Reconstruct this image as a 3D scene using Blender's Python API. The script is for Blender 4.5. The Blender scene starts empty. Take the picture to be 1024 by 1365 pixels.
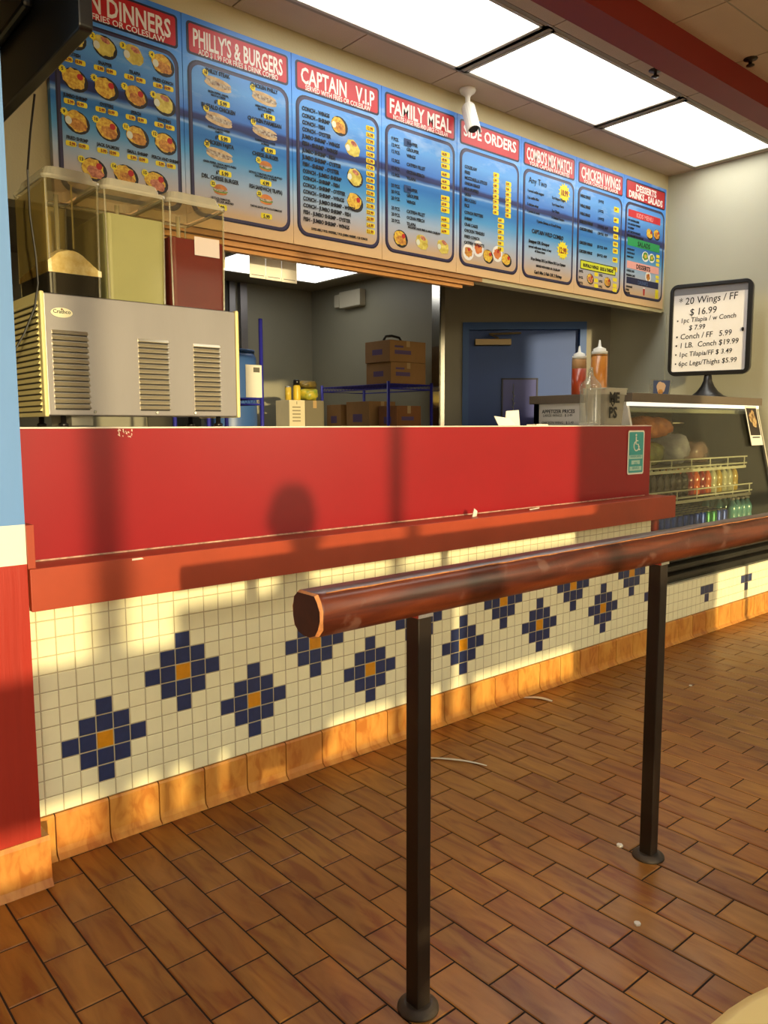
import bpy, math, random
from mathutils import Vector, Matrix
random.seed(7)
SC = bpy.context.scene
COL = SC.collection
PI = math.pi

# ------------------------------------------------------------------ camera
CF, CYAW, CPITCH, CROLL = 1050.3, -0.7098, -0.1089, -0.0027
CP = Vector((-0.8598, -2.3033, 1.2642))
cy, sy, cp_, sp = math.cos(CYAW), math.sin(CYAW), math.cos(CPITCH), math.sin(CPITCH)
fw = Vector((-sy*cp_, cy*cp_, sp)); rt = Vector((cy, sy, 0)); up = rt.cross(fw)
cr, sr = math.cos(CROLL), math.sin(CROLL)
rt2 = rt*cr + up*sr; up2 = up*cr - rt*sr
cam_d = bpy.data.cameras.new('camera'); cam = bpy.data.objects.new('camera', cam_d); COL.objects.link(cam)
cam.matrix_world = Matrix(((rt2.x, up2.x, -fw.x, CP.x), (rt2.y, up2.y, -fw.y, CP.y), (rt2.z, up2.z, -fw.z, CP.z), (0, 0, 0, 1)))
cam_d.sensor_fit = 'VERTICAL'; cam_d.sensor_height = 36.0; cam_d.lens = CF/1365*36.0
cam_d.clip_start = 0.05; cam_d.clip_end = 100
SC.camera = cam

# ------------------------------------------------------------------ light and exposure
SUN_STRENGTH, SKY_STRENGTH, TUBE_STRENGTH, KITCHEN_TUBE = 3.7, 6.6, 4.4, 2.2
SC.view_settings.view_transform = 'Standard'
SC.view_settings.look = 'None'
SC.view_settings.gamma = 1.0
SC.view_settings.use_curve_mapping = False
SC.view_settings.exposure = 0.35
W = bpy.data.worlds.new('evening_sky'); SC.world = W; W.use_nodes = True
wn = W.node_tree.nodes; wl = W.node_tree.links
tc = wn.new('ShaderNodeTexCoord'); sx = wn.new('ShaderNodeSeparateXYZ'); rp = wn.new('ShaderNodeValToRGB')
wl.new(tc.outputs['Generated'], sx.inputs[0]); wl.new(sx.outputs['Z'], rp.inputs[0])
rp.color_ramp.elements[0].position = 0.0; rp.color_ramp.elements[0].color = (0.26, 0.18, 0.09, 1)
rp.color_ramp.elements[1].position = 0.40; rp.color_ramp.elements[1].color = (0.30, 0.33, 0.36, 1)
e_ = rp.color_ramp.elements.new(0.02); e_.color = (1.0, 0.82, 0.50, 1)
wl.new(rp.outputs[0], wn['Background'].inputs[0]); wn['Background'].inputs[1].default_value = SKY_STRENGTH
sun_d = bpy.data.lights.new('low_sun', 'SUN'); sun = bpy.data.objects.new('low_sun', sun_d); COL.objects.link(sun)
SUN_DIR = Vector((0.245, 0.97, -0.116)).normalized()
sun.rotation_euler = SUN_DIR.to_track_quat('-Z', 'Y').to_euler(); sun.location = (-2, -9, 4)
sun_d.energy = SUN_STRENGTH; sun_d.angle = math.radians(1.0); sun_d.color = (1.0, 0.80, 0.46)

# ------------------------------------------------------------------ helpers
def lin(c):
    return tuple(((v/255)/12.92 if v/255 <= 0.04045 else ((v/255+0.055)/1.055)**2.4) for v in c)
_m = {}
def mat(name, rgb, rough=0.5, metal=0.0, var=0.0, vscale=8.0, bump=0.0, bscale=60.0, coat=0.0, emit=None, estr=0.0, stretch=None, rgb2=None, trans=0.0, alpha=1.0, spec=0.5):
    if name in _m: return _m[name]
    m = bpy.data.materials.new(name); m.use_nodes = True; _m[name] = m
    n = m.node_tree.nodes; l = m.node_tree.links; b = n['Principled BSDF']
    c = lin(rgb); b.inputs['Base Color'].default_value = (*c, 1)
    b.inputs['Roughness'].default_value = rough; b.inputs['Metallic'].default_value = metal
    b.inputs['Coat Weight'].default_value = coat; b.inputs['Specular IOR Level'].default_value = spec
    b.inputs['Transmission Weight'].default_value = trans
    b.inputs['Alpha'].default_value = alpha
    if emit: b.inputs['Emission Color'].default_value = (*emit, 1); b.inputs['Emission Strength'].default_value = estr
    if var or bump or rgb2:
        t = n.new('ShaderNodeTexCoord'); mp = n.new('ShaderNodeMapping'); l.new(t.outputs['Object'], mp.inputs[0])
        if stretch: mp.inputs['Scale'].default_value = stretch
    if var or rgb2:
        nz = n.new('ShaderNodeTexNoise'); nz.inputs['Scale'].default_value = vscale; nz.inputs['Detail'].default_value = 5; nz.inputs['Roughness'].default_value = 0.6
        l.new(mp.outputs[0], nz.inputs[0])
        r = n.new('ShaderNodeValToRGB'); l.new(nz.outputs[0], r.inputs[0])
        c2 = lin(rgb2) if rgb2 else tuple(v*(1-var) for v in c)
        r.color_ramp.elements[0].position = 0.32; r.color_ramp.elements[0].color = (*c2, 1)
        r.color_ramp.elements[1].position = 0.68; r.color_ramp.elements[1].color = (*(c if rgb2 else tuple(min(1, v*(1+var*0.5)) for v in c)), 1)
        l.new(r.outputs[0], b.inputs['Base Color'])
    if bump:
        nb = n.new('ShaderNodeTexNoise'); nb.inputs['Scale'].default_value = bscale; nb.inputs['Detail'].default_value = 3
        l.new(mp.outputs[0], nb.inputs[0]); bp = n.new('ShaderNodeBump'); bp.inputs['Strength'].default_value = bump; bp.inputs['Distance'].default_value = 0.004
        l.new(nb.outputs[0], bp.inputs['Height']); l.new(bp.outputs[0], b.inputs['Normal'])
    return m
def clear_mat(name, rgb, opacity=0.12, gloss=0.1, rough=0.05):
    """thin clear plastic or glass sheet: light passes, a little haze and a glossy sheen"""
    if name in _m: return _m[name]
    m = bpy.data.materials.new(name); m.use_nodes = True; _m[name] = m
    n = m.node_tree.nodes; l = m.node_tree.links; n.remove(n['Principled BSDF']); out = n['Material Output']
    tr = n.new('ShaderNodeBsdfTransparent'); tr.inputs[0].default_value = (*lin(rgb), 1)
    df = n.new('ShaderNodeBsdfDiffuse'); df.inputs[0].default_value = (*lin(rgb), 1)
    gl = n.new('ShaderNodeBsdfGlossy'); gl.inputs['Roughness'].default_value = rough; gl.inputs[0].default_value = (1, 1, 1, 1)
    m1 = n.new('ShaderNodeMixShader'); m1.inputs[0].default_value = opacity; l.new(tr.outputs[0], m1.inputs[1]); l.new(df.outputs[0], m1.inputs[2])
    fr = n.new('ShaderNodeLayerWeight'); fr.inputs['Blend'].default_value = 0.5
    pw = n.new('ShaderNodeMath'); pw.operation = 'POWER'; pw.inputs[1].default_value = 4.0; l.new(fr.outputs['Facing'], pw.inputs[0])
    ad = n.new('ShaderNodeMath'); ad.operation = 'MULTIPLY_ADD'; ad.inputs[1].default_value = 0.6; ad.inputs[2].default_value = 0.003+gloss*0.08; l.new(pw.outputs[0], ad.inputs[0])
    m2 = n.new('ShaderNodeMixShader'); l.new(ad.outputs[0], m2.inputs[0]); l.new(m1.outputs[0], m2.inputs[1]); l.new(gl.outputs[0], m2.inputs[2])
    l.new(m2.outputs[0], out.inputs[0]); return m

class MB:
    def __init__(s): s.v = []; s.f = []; s.m = []; s.sm = []
    def quad(s, a, b, c, d, mi=0, smooth=False):
        i = len(s.v); s.v += [tuple(a), tuple(b), tuple(c), tuple(d)]; s.f.append((i, i+1, i+2, i+3)); s.m.append(mi); s.sm.append(smooth)
    def poly(s, pts, mi=0):
        i = len(s.v); s.v += [tuple(p) for p in pts]; s.f.append(tuple(range(i, i+len(pts)))); s.m.append(mi); s.sm.append(False)
    def box(s, x0, x1, y0, y1, z0, z1, mi=0):
        i = len(s.v); s.v += [(x0, y0, z0), (x1, y0, z0), (x1, y1, z0), (x0, y1, z0), (x0, y0, z1), (x1, y0, z1), (x1, y1, z1), (x0, y1, z1)]
        for f in ((3, 2, 1, 0), (4, 5, 6, 7), (0, 1, 5, 4), (1, 2, 6, 5), (2, 3, 7, 6), (3, 0, 4, 7)):
            s.f.append(tuple(i+k for k in f)); s.m.append(mi); s.sm.append(False)
        return s
    def obox(s, c, u, v, w, mi=0):
        """oriented box: centre c, half vectors u v w"""
        c, u, v, w = map(Vector, (c, u, v, w)); i = len(s.v)
        for sz in (-1, 1):
            for a, b in ((-1, -1), (1, -1), (1, 1), (-1, 1)): s.v.append(tuple(c+u*a+v*b+w*sz))
        for f in ((3, 2, 1, 0), (4, 5, 6, 7), (0, 1, 5, 4), (1, 2, 6, 5), (2, 3, 7, 6), (3, 0, 4, 7)):
            s.f.append(tuple(i+k for k in f)); s.m.append(mi); s.sm.append(False)
        return s
    def prism(s, pts, d, mi=0, smooth=False):
        """polygon pts (3D, in a plane) extruded by vector d"""
        n = len(pts); i = len(s.v); d = Vector(d)
        s.v += [tuple(p) for p in pts] + [tuple(Vector(p)+d) for p in pts]
        s.f.append(tuple(range(i, i+n))); s.m.append(mi); s.sm.append(False)
        s.f.append(tuple(range(i+2*n-1, i+n-1, -1))); s.m.append(mi); s.sm.append(False)
        for k in range(n):
            k2 = (k+1) % n; s.f.append((i+k2, i+k, i+n+k, i+n+k2)); s.m.append(mi); s.sm.append(smooth)
        return s
    def tube(s, pts, r, n=8, mi=0, caps=True):
        """tube along points; r number or list"""
        pts = [Vector(p) for p in pts]; rs = r if isinstance(r, (list, tuple)) else [r]*len(pts)
        i = len(s.v); prev = None
        for k, p in enumerate(pts):
            t = (pts[min(k+1, len(pts)-1)]-pts[max(k-1, 0)]).normalized()
            if prev is None: a = Vector((0, 0, 1)) if abs(t.z) < 0.9 else Vector((1, 0, 0)); u = t.cross(a).normalized()
            else: u = (prev - t*prev.dot(t)).normalized()
            prev = u; w = t.cross(u)
            for q in range(n):
                an = 2*PI*q/n; s.v.append(tuple(p+(u*math.cos(an)+w*math.sin(an))*rs[k]))
        for k in range(len(pts)-1):
            for q in range(n):
                q2 = (q+1) % n; s.f.append((i+k*n+q, i+k*n+q2, i+(k+1)*n+q2, i+(k+1)*n+q)); s.m.append(mi); s.sm.append(n > 6)
        if caps:
            s.f.append(tuple(i+q for q in range(n-1, -1, -1))); s.m.append(mi); s.sm.append(False)
            j = i+(len(pts)-1)*n; s.f.append(tuple(j+q for q in range(n))); s.m.append(mi); s.sm.append(False)
        return s
    def lathe(s, prof, c=(0, 0, 0), n=20, mi=0):
        """profile [(r,z)...] revolved about z"""
        i = len(s.v)
        for r, z in prof:
            for q in range(n): an = 2*PI*q/n; s.v.append((c[0]+r*math.cos(an), c[1]+r*math.sin(an), c[2]+z))
        for k in range(len(prof)-1):
            for q in range(n):
                q2 = (q+1) % n; s.f.append((i+k*n+q, i+k*n+q2, i+(k+1)*n+q2, i+(k+1)*n+q)); s.m.append(mi); s.sm.append(True)
        s.f.append(tuple(i+q for q in range(n-1, -1, -1))); s.m.append(mi); s.sm.append(False)
        j = i+(len(prof)-1)*n; s.f.append(tuple(j+q for q in range(n))); s.m.append(mi); s.sm.append(False)
        return s
    def build(s, name, mats, parent=None, bevel=0.0, loc=None, seg=2):
        me = bpy.data.meshes.new(name); me.from_pydata(s.v, [], s.f)
        for m in (mats if isinstance(mats, (list, tuple)) else [mats]): me.materials.append(m)
        for p, mi, sm in zip(me.polygons, s.m, s.sm): p.material_index = mi; p.use_smooth = sm
        me.update(); o = bpy.data.objects.new(name, me); COL.objects.link(o)
        if parent: o.parent = parent
        if loc is not None: o.location = loc
        if bevel:
            b = o.modifiers.new('bevel', 'BEVEL'); b.width = bevel; b.segments = seg; b.limit_method = 'ANGLE'; b.angle_limit = math.radians(40)
        return o
def B(x0, x1, y0, y1, z0, z1): return MB().box(x0, x1, y0, y1, z0, z1)
def tag(o, label=None, cat=None, group=None, kind=None):
    if label: o['label'] = label
    if cat: o['category'] = cat
    if group: o['group'] = group
    if kind: o['kind'] = kind
    return o
def thing(name, label, cat, loc=(0, 0, 0), rz=0.0, group=None):
    o = bpy.data.objects.new(name, None); COL.objects.link(o); o.location = loc; o.rotation_euler = (0, 0, rz); o.empty_display_size = 0.1
    return tag(o, label, cat, group)
def struct(o): o['kind'] = 'structure'; return o
def copy_tree(o, loc=None, rz=None, label=None, parent=None):
    c = o.copy(); COL.objects.link(c)
    if parent: c.parent = parent
    if loc is not None: c.location = loc
    if rz is not None: c.rotation_euler = (0, 0, rz)
    if label: c['label'] = label
    for ch in list(o.children): copy_tree(ch, parent=c)
    return c
def rrect(x0, x1, z0, z1, r, n=5):
    p = []
    for cx, cz, a0 in ((x1-r, z1-r, 0), (x0+r, z1-r, 90), (x0+r, z0+r, 180), (x1-r, z0+r, 270)):
        for k in range(n+1): a = math.radians(a0+90*k/n); p.append((cx+r*math.cos(a), cz+r*math.sin(a)))
    return p
def text(name, body, size, loc, m, parent=None, rx=PI/2, rz=0.0, align='LEFT', sxx=1.0, off=0.0, ext=0.0004, line=1.0, ry=0.0, valign='TOP', shear=0.0):
    cu = bpy.data.curves.new(name, 'FONT'); cu.body = body; cu.size = size; cu.align_x = align; cu.align_y = valign
    cu.offset = off; cu.extrude = ext; cu.space_line = line; cu.resolution_u = 2; cu.shear = shear
    t = bpy.data.objects.new(name, cu); COL.objects.link(t); bpy.context.view_layer.update()
    me = bpy.data.meshes.new_from_object(t.evaluated_get(bpy.context.evaluated_depsgraph_get()))
    bpy.data.objects.remove(t); bpy.data.curves.remove(cu)
    me.materials.clear(); me.materials.append(m); me.name = name
    o = bpy.data.objects.new(name, me); COL.objects.link(o)
    if parent: o.parent = parent
    o.location = loc; o.rotation_euler = (rx, ry, rz); o.scale = (sxx, 1, 1)
    return o

# ------------------------------------------------------------------ materials
wallbeige = mat('wall_beige_paint', (203, 192, 152), 0.75, var=0.06, vscale=1.5, bump=0.15, bscale=120)
wallgrey = mat('wall_grey_paint', (190, 188, 166), 0.6, var=0.05, vscale=1.2, bump=0.12, bscale=120)
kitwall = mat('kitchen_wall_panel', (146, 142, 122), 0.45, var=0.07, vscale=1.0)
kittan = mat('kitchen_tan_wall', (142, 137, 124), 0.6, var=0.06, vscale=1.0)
ceilm = mat('ceiling_tile', (196, 176, 154), 0.9, var=0.05, vscale=3, bump=0.4, bscale=200)
ceilgrid = mat('ceiling_grid', (150, 142, 126), 0.6)
gapm = mat('dark_gap', (26, 20, 16), 0.9)
beamred = mat('beam_red_paint', (128, 30, 26), 0.55, var=0.06, vscale=3)
redp = mat('counter_red_laminate', (144, 26, 34), 0.33, var=0.08, vscale=2.0, spec=0.45, bump=0.03, bscale=25)
ledgem = mat('ledge_terracotta_paint', (164, 66, 40), 0.42, var=0.12, vscale=5, bump=0.08, bscale=40)
whitelam = mat('white_laminate', (226, 214, 200), 0.4)
groutm = mat('tile_grout', (190, 180, 144), 0.85, var=0.1, vscale=30)
creamt = mat('cream_mosaic_tile', (246, 243, 206), 0.28, var=0.05, vscale=9)
bluet = mat('navy_mosaic_tile', (44, 58, 102), 0.3, var=0.15, vscale=40)
goldt = mat('gold_mosaic_tile', (216, 148, 26), 0.3, var=0.1, vscale=40)
black = mat('black_plastic', (18, 16, 15), 0.35, var=0.1)
steel = mat('brushed_steel', (146, 142, 142), 0.38, metal=0.8, var=0.07, vscale=6, stretch=(1, 1, 0.15), bump=0.03, bscale=90)
whitep = mat('white_plastic', (228, 226, 218), 0.4)
paper = mat('white_paper', (226, 222, 210), 0.7, var=0.03)
carton = mat('brown_cardboard', (150, 112, 70), 0.85, var=0.1, vscale=7, bump=0.1)
cartonl = mat('pale_cardboard', (168, 148, 112), 0.85, var=0.08, vscale=7)
purple = mat('purple_print', (92, 74, 116), 0.8)
bluewire = mat('blue_epoxy_wire', (44, 44, 150), 0.4)
bluedoor = mat('blue_door_paint', (30, 72, 150), 0.5, var=0.08, vscale=2)
bluetrim = mat('blue_trim_paint', (40, 86, 158), 0.5)
chrome = mat('chrome', (210, 208, 200), 0.18, metal=1.0)

def streak_tile(name, base, dark, light):
    m = bpy.data.materials.new(name); m.use_nodes = True; n = m.node_tree.nodes; l = m.node_tree.links; b = n['Principled BSDF']
    at = n.new('ShaderNodeAttribute'); at.attribute_name = 'tone'
    t = n.new('ShaderNodeTexCoord'); ad = n.new('ShaderNodeVectorMath'); ad.operation = 'ADD'; sc = n.new('ShaderNodeVectorMath'); sc.operation = 'SCALE'; sc.inputs['Scale'].default_value = 37.0
    l.new(at.outputs['Color'], sc.inputs[0]); l.new(t.outputs['Object'], ad.inputs[0]); l.new(sc.outputs[0], ad.inputs[1])
    mp = n.new('ShaderNodeMapping'); mp.inputs['Rotation'].default_value = (0, 0, 0.45); mp.inputs['Scale'].default_value = (26, 5.0, 10); l.new(ad.outputs[0], mp.inputs[0])
    nz = n.new('ShaderNodeTexNoise'); nz.inputs['Scale'].default_value = 1.0; nz.inputs['Detail'].default_value = 6; nz.inputs['Distortion'].default_value = 0.8; l.new(mp.outputs[0], nz.inputs[0])
    r = n.new('ShaderNodeValToRGB'); l.new(nz.outputs[0], r.inputs[0])
    r.color_ramp.elements[0].position = 0.34; r.color_ramp.elements[0].color = (*lin(dark), 1)
    r.color_ramp.elements[1].position = 0.70; r.color_ramp.elements[1].color = (*lin(light), 1)
    e = r.color_ramp.elements.new(0.48); e.color = (*lin(base), 1)
    hs = n.new('ShaderNodeMix'); hs.data_type = 'RGBA'; hs.blend_type = 'MULTIPLY'; hs.inputs[0].default_value = 1.0
    r2 = n.new('ShaderNodeValToRGB'); l.new(at.outputs['Fac'], r2.inputs[0])
    r2.color_ramp.elements[0].color = (0.76, 0.64, 0.56, 1); r2.color_ramp.elements[1].color = (1.08, 1.12, 0.96, 1)
    e2 = r2.color_ramp.elements.new(0.3); e2.color = (0.95, 0.86, 0.80, 1)
    l.new(r.outputs[0], hs.inputs[6]); l.new(r2.outputs[0], hs.inputs[7]); l.new(hs.outputs[2], b.inputs['Base Color'])
    b.inputs['Roughness'].default_value = 0.36
    n3 = n.new('ShaderNodeTexNoise'); n3.inputs['Scale'].default_value = 9; l.new(t.outputs['Object'], n3.inputs[0]); mr = n.new('ShaderNodeMapRange'); mr.inputs[3].default_value = 0.26; mr.inputs[4].default_value = 0.5
    l.new(n3.outputs[0], mr.inputs[0]); l.new(mr.outputs[0], b.inputs['Roughness'])
    bp = n.new('ShaderNodeBump'); bp.inputs['Strength'].default_value = 0.12; bp.inputs['Distance'].default_value = 0.004; l.new(nz.outputs[0], bp.inputs['Height']); l.new(bp.outputs[0], b.inputs['Normal'])
    return m
floorm = streak_tile('quarry_floor_tile', (142, 92, 36), (122, 66, 24), (160, 108, 46))
basem = streak_tile('quarry_base_tile', (206, 142, 68), (186, 116, 50), (216, 158, 82))
floorgrout = mat('floor_grout', (40, 26, 15), 0.9, var=0.15, vscale=20)
def set_tone(o, per, mi_only=None):
    """per-tile random tone, 'per' faces per tile"""
    me = o.data; a = me.attributes.new('tone', 'FLOAT_COLOR', 'FACE')
    k = 0
    for i, p in enumerate(me.polygons):
        if i % per == 0: r, g, b = random.random(), random.random(), random.random()
        t = r**0.6; a.data[i].color = (t, (t+0.01*g), t+0.02*b, 1)

# ------------------------------------------------------------------ room shell
P = 0.0524; ZB = 0.1363
XR = 4.72; HC = 3.10; YF = -4.6; XL = -3.6; YK = 4.1; HK = 2.56
# floor: individual 4x8 inch tiles in running bond
G = 0.10608; X0 = -0.1276; Y0 = -0.0273; g_ = 0.0042
fb = MB(); nt = 0
for k in range(-33, 46):
    xa, xb = X0+k*G+g_/2, X0+(k+1)*G-g_/2
    if xb > XR: xb = XR
    if xa >= xb: continue
    for m_ in range(-2, 45):
        if (m_ - k) % 2: continue
        ya, yb = Y0-(m_+2)*G+g_/2, Y0-m_*G-g_/2
        yb = min(yb, 0.02)
        if ya >= yb or yb < YF: continue
        c = 0.0022
        lo = (xa, ya, xb, yb)
        hi = (xa+c, ya+c, xb-c, yb-c); z0, z1 = -0.002, 0.0
        a = [(lo[0], lo[1], z0), (lo[2], lo[1], z0), (lo[2], lo[3], z0), (lo[0], lo[3], z0)]
        t = [(hi[0], hi[1], z1), (hi[2], hi[1], z1), (hi[2], hi[3], z1), (hi[0], hi[3], z1)]
        fb.quad(*t)
        for q in range(4): fb.quad(a[q], a[(q+1) % 4], t[(q+1) % 4], t[q])
        nt += 1
nf = len(fb.f)
fb.box(XL, XR+0.1, YF-0.1, YK+0.1, -0.06, -0.0025, 1)
fl = struct(fb.build('floor', [floorm, floorgrout])); set_tone(fl, 5)
# ceiling: dining room, recessed tiles in a grid with openings for the light fixtures
GX = 1.040; GXS = 1.2155
FIXTURES = [(GX+k*GXS+0.03, GX+(k+1)*GXS-0.03, 0.135, 0.705) for k in range(3)] + [(-0.988, 0.208, -2.33, -1.74), (1.452, 2.648, -2.33, -1.74)]
cb = MB()
rows = [(0.725, 0.93, GX-GXS*4, GXS/2), (0.115, 0.725, GX-GXS*4, GXS), (-0.255, 0.115, GX-GXS*4, GXS/2)]
yy = -0.51; rows.append((yy, -0.255, 2.66-0.61*11, 0.61))
while yy > YF: rows.append((max(yy-0.61, YF), yy, 2.66-0.61*11, 0.61)); yy -= 0.61
for y0, y1, xs0, step in rows:
    x0 = xs0
    while x0 < XR:
        a0, a1 = max(x0, XL), min(x0+step, XR)
        hit = any(a0 < f[1]-0.05 and a1 > f[0]+0.05 and y0 < f[3]-0.05 and y1 > f[2]+0.05 for f in FIXTURES)
        if a1-a0 > 0.02 and not hit: cb.box(a0+0.004, a1-0.004, y0+0.004, y1-0.004, HC-0.002, HC+0.01, 0)
        x0 += step
    cb.box(XL, XR, y0-0.0025, y0+0.0025, HC-0.001, HC+0.006, 1)
for f in FIXTURES[:3]: cb.box(f[0]-0.058, f[0]-0.0, f[2]-0.01, f[3]+0.01, HC-0.003, HC+0.01, 1)
for f in FIXTURES:
    cb.box(f[0]-0.03, f[1]+0.03, f[2]-0.022, f[2]+0.001, HC-0.003, HC+0.01, 1); cb.box(f[0]-0.03, f[1]+0.03, f[3]-0.001, f[3]+0.022, HC-0.003, HC+0.01, 1)
    cb.box(f[1], f[1]+0.03, f[2], f[3], HC-0.003, HC+0.01, 1)
cb.box(XL, XR, YF, 0.93, HC+0.075, HC+0.12, 2)
struct(cb.build('ceiling', [ceilm, ceilgrid, gapm]))
# walls
struct(B(XR, XR+0.12, YF-0.1, YK, 0, HC+0.1).build('wall_right', wallgrey))
struct(B(XL-0.12, XL, YF-0.1, YK, 0, HC+0.1).build('wall_left', wallbeige))
# soffit wall over the counter (carries the menu)
struct(B(XL, XR, 0.935, 1.05, 2.115, HC+0.1).build('wall_soffit', wallbeige))
# kitchen shell
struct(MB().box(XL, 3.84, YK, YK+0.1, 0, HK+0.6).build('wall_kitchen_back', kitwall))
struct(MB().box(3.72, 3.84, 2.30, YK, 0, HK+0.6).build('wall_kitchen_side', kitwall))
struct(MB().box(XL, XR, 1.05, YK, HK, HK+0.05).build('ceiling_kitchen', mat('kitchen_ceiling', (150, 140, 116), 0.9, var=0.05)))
# diagonal wall with the door
UD = Vector((0.74214, -0.670245, 0)); ND = Vector((-UD.y, UD.x, 0))*-1   # ND faces the room
DA = Vector((3.72, 2.29, 0))
def dpt(s, n=0.0, z=0.0): v = DA + UD*s + ND*n; return Vector((v.x, v.y, z))
def dbox(mb, s0, s1, n0, n1, z0, z1, mi=0):
    return mb.obox(dpt((s0+s1)/2, (n0+n1)/2, (z0+z1)/2), UD*(s1-s0)/2, ND*(n1-n0)/2, Vector((0, 0, (z1-z0)/2)), mi)
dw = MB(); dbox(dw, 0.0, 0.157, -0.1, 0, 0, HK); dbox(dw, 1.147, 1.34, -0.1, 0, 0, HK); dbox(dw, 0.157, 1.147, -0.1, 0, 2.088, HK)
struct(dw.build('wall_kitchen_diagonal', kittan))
# steel corner guard where diagonal wall meets the alcove
cg = MB(); cg.tube([(3.712, 2.285, 0.05), (3.712, 2.285, 2.5)], 0.022, 4); cg.box(3.70, 3.715, 2.31, 2.40, 0, HK)
struct(cg.build('trim_1', chrome))
# pillar: blue over white over red
pil = MB(); px0, px1, py0, py1 = -1.0, -0.234, -0.12, 0.22
pil.box(px0, px1, py0, py1, 1.008, HC, 0); pil.box(px0, px1, py0, py1, 0.902, 1.008, 1); pil.box(px0, px1, py0, py1, 0.0, 0.902, 2)
bluep = mat('pillar_blue_paint', (96, 142, 206), 0.5, var=0.07, vscale=6, stretch=(1, 1, 0.15), bump=0.1, bscale=60)
redw = mat('pillar_red_paint', (164, 36, 18), 0.5, var=0.12, vscale=18, stretch=(1, 1, 0.06), bump=0.25, bscale=60)
struct(pil.build('wall_pillar', [bluep, mat('pillar_white_paint', (236, 230, 214), 0.45), redw]))
bp_ = MB(); x = px1+0.022
xs = [x, x-0.235, x-0.395, x-0.555, x-0.715, x-0.84]
for a, b in zip(xs[1:], xs[:-1]):
    bp_.prism([(a+0.002, -0.119, 0.0), (a+0.002, -0.146, 0.0), (a+0.002, -0.134, 0.02), (a+0.002, -0.130, 0.128), (a+0.002, -0.124, 0.140), (a+0.002, -0.119, 0.140)], (b-a-0.004, 0, 0))
pb = struct(bp_.build('baseboard_pillar', [basem])); set_tone(pb, 8)
bpp = B(px1, px1+0.02, -0.119, -0.012, 0.0, 0.137); pb2 = struct(bpp.build('baseboard_pillar_side', [basem])); set_tone(pb2, 6)
# red beam across the ceiling
struct(B(XL, XR, -0.262, -0.122, 2.972, HC+0.02).build('trim_2', beamred))
# storefront window wall behind the camera: sill, header, mullions, an added sun-blocking stretch, clear panes
sb = MB(); sb.box(XL, XR, YF-0.1, YF, 0, 0.12); sb.box(XL, XR, YF-0.1, YF, 2.75, HC+0.1)
sb.box(XL, -3.35, YF-0.1, YF, 0.12, 2.75); sb.box(4.45, XR, YF-0.1, YF, 0.12, 2.75)
struct(sb.build('wall_front', wallbeige))
MX = [(-3.35, -3.29), (-2.28, -2.22), (-1.196, -1.10), (-0.02, 0.04), (1.20, 2.62), (4.39, 4.45)]  # widest block is an unseen addition that shades the counter's right end
mm_ = MB()
for a, b in MX: mm_.box(a, b, YF-0.08, YF-0.02, 0.12, 2.75)
struct(mm_.build('trim_3', mat('dark_bronze_frame', (48, 38, 30), 0.4, metal=0.5)))
paneg = clear_mat('window_glass', (250, 250, 246), 0.02, 0.03)
wi = 0
for (a0, a1), (b0, b1) in zip(MX[:-1], MX[1:]):
    if b0-a1 < 0.2: continue
    wi += 1; struct(B(a1-0.01, b0+0.01, YF-0.055, YF-0.047, 0.11, 2.76).build('window_%d' % wi, paneg))
# ------------------------------------------------------------------ ceiling lights
diff = mat('light_diffuser', (245, 248, 250), 0.5, emit=(1.0, 0.98, 0.90), estr=TUBE_STRENGTH)
framew = mat('light_frame_white', (190, 186, 172), 0.5)
names = ['recessed ceiling light panel nearest the pillar, partly cut off above the camera dome', 'middle one of the three bright ceiling light panels in a row', 'recessed ceiling light panel nearest the right wall',
         'recessed ceiling light over the seating area on the left', 'recessed ceiling light over the seating area on the right']
names[0] = 'recessed fluorescent ceiling light panel farthest from the right wall'
for (x0, x1, y0, y1), nm in zip(FIXTURES, names):
    t = thing('ceiling_light', nm, 'light', ((x0+x1)/2, (y0+y1)/2, HC), group='recessed ceiling light panels')
    hx, hy = (x1-x0)/2, (y1-y0)/2
    MB().box(-hx, hx, -hy, hy, 0.0, 0.006).build('diffuser', diff, t)
    f = MB()
    for a in ((-hx, hx, hy-0.018, hy), (-hx, hx, -hy, -hy+0.018), (-hx, -hx+0.018, -hy, hy), (hx-0.018, hx, -hy, hy)): f.box(a[0], a[1], a[2], a[3], -0.006, 0.07)
    f.build('frame', framew, t)
kdiff = mat('kitchen_diffuser', (245, 248, 250), 0.5, emit=(1.0, 0.99, 0.96), estr=KITCHEN_TUBE)
t = thing('ceiling_light', 'bright ceiling light panel in the kitchen behind the menu boards', 'light', (2.84, 3.28, HK))
MB().box(-0.60, 0.60, -0.36, 0.36, -0.012, -0.004).build('diffuser', kdiff, t)
f = MB()
for a in ((-0.62, 0.62, 0.34, 0.38), (-0.62, 0.62, -0.38, -0.34), (-0.62, -0.58, -0.38, 0.38), (0.58, 0.62, -0.38, 0.38)): f.box(*a, -0.016, 0.0)
f.build('frame', framew, t)

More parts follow.
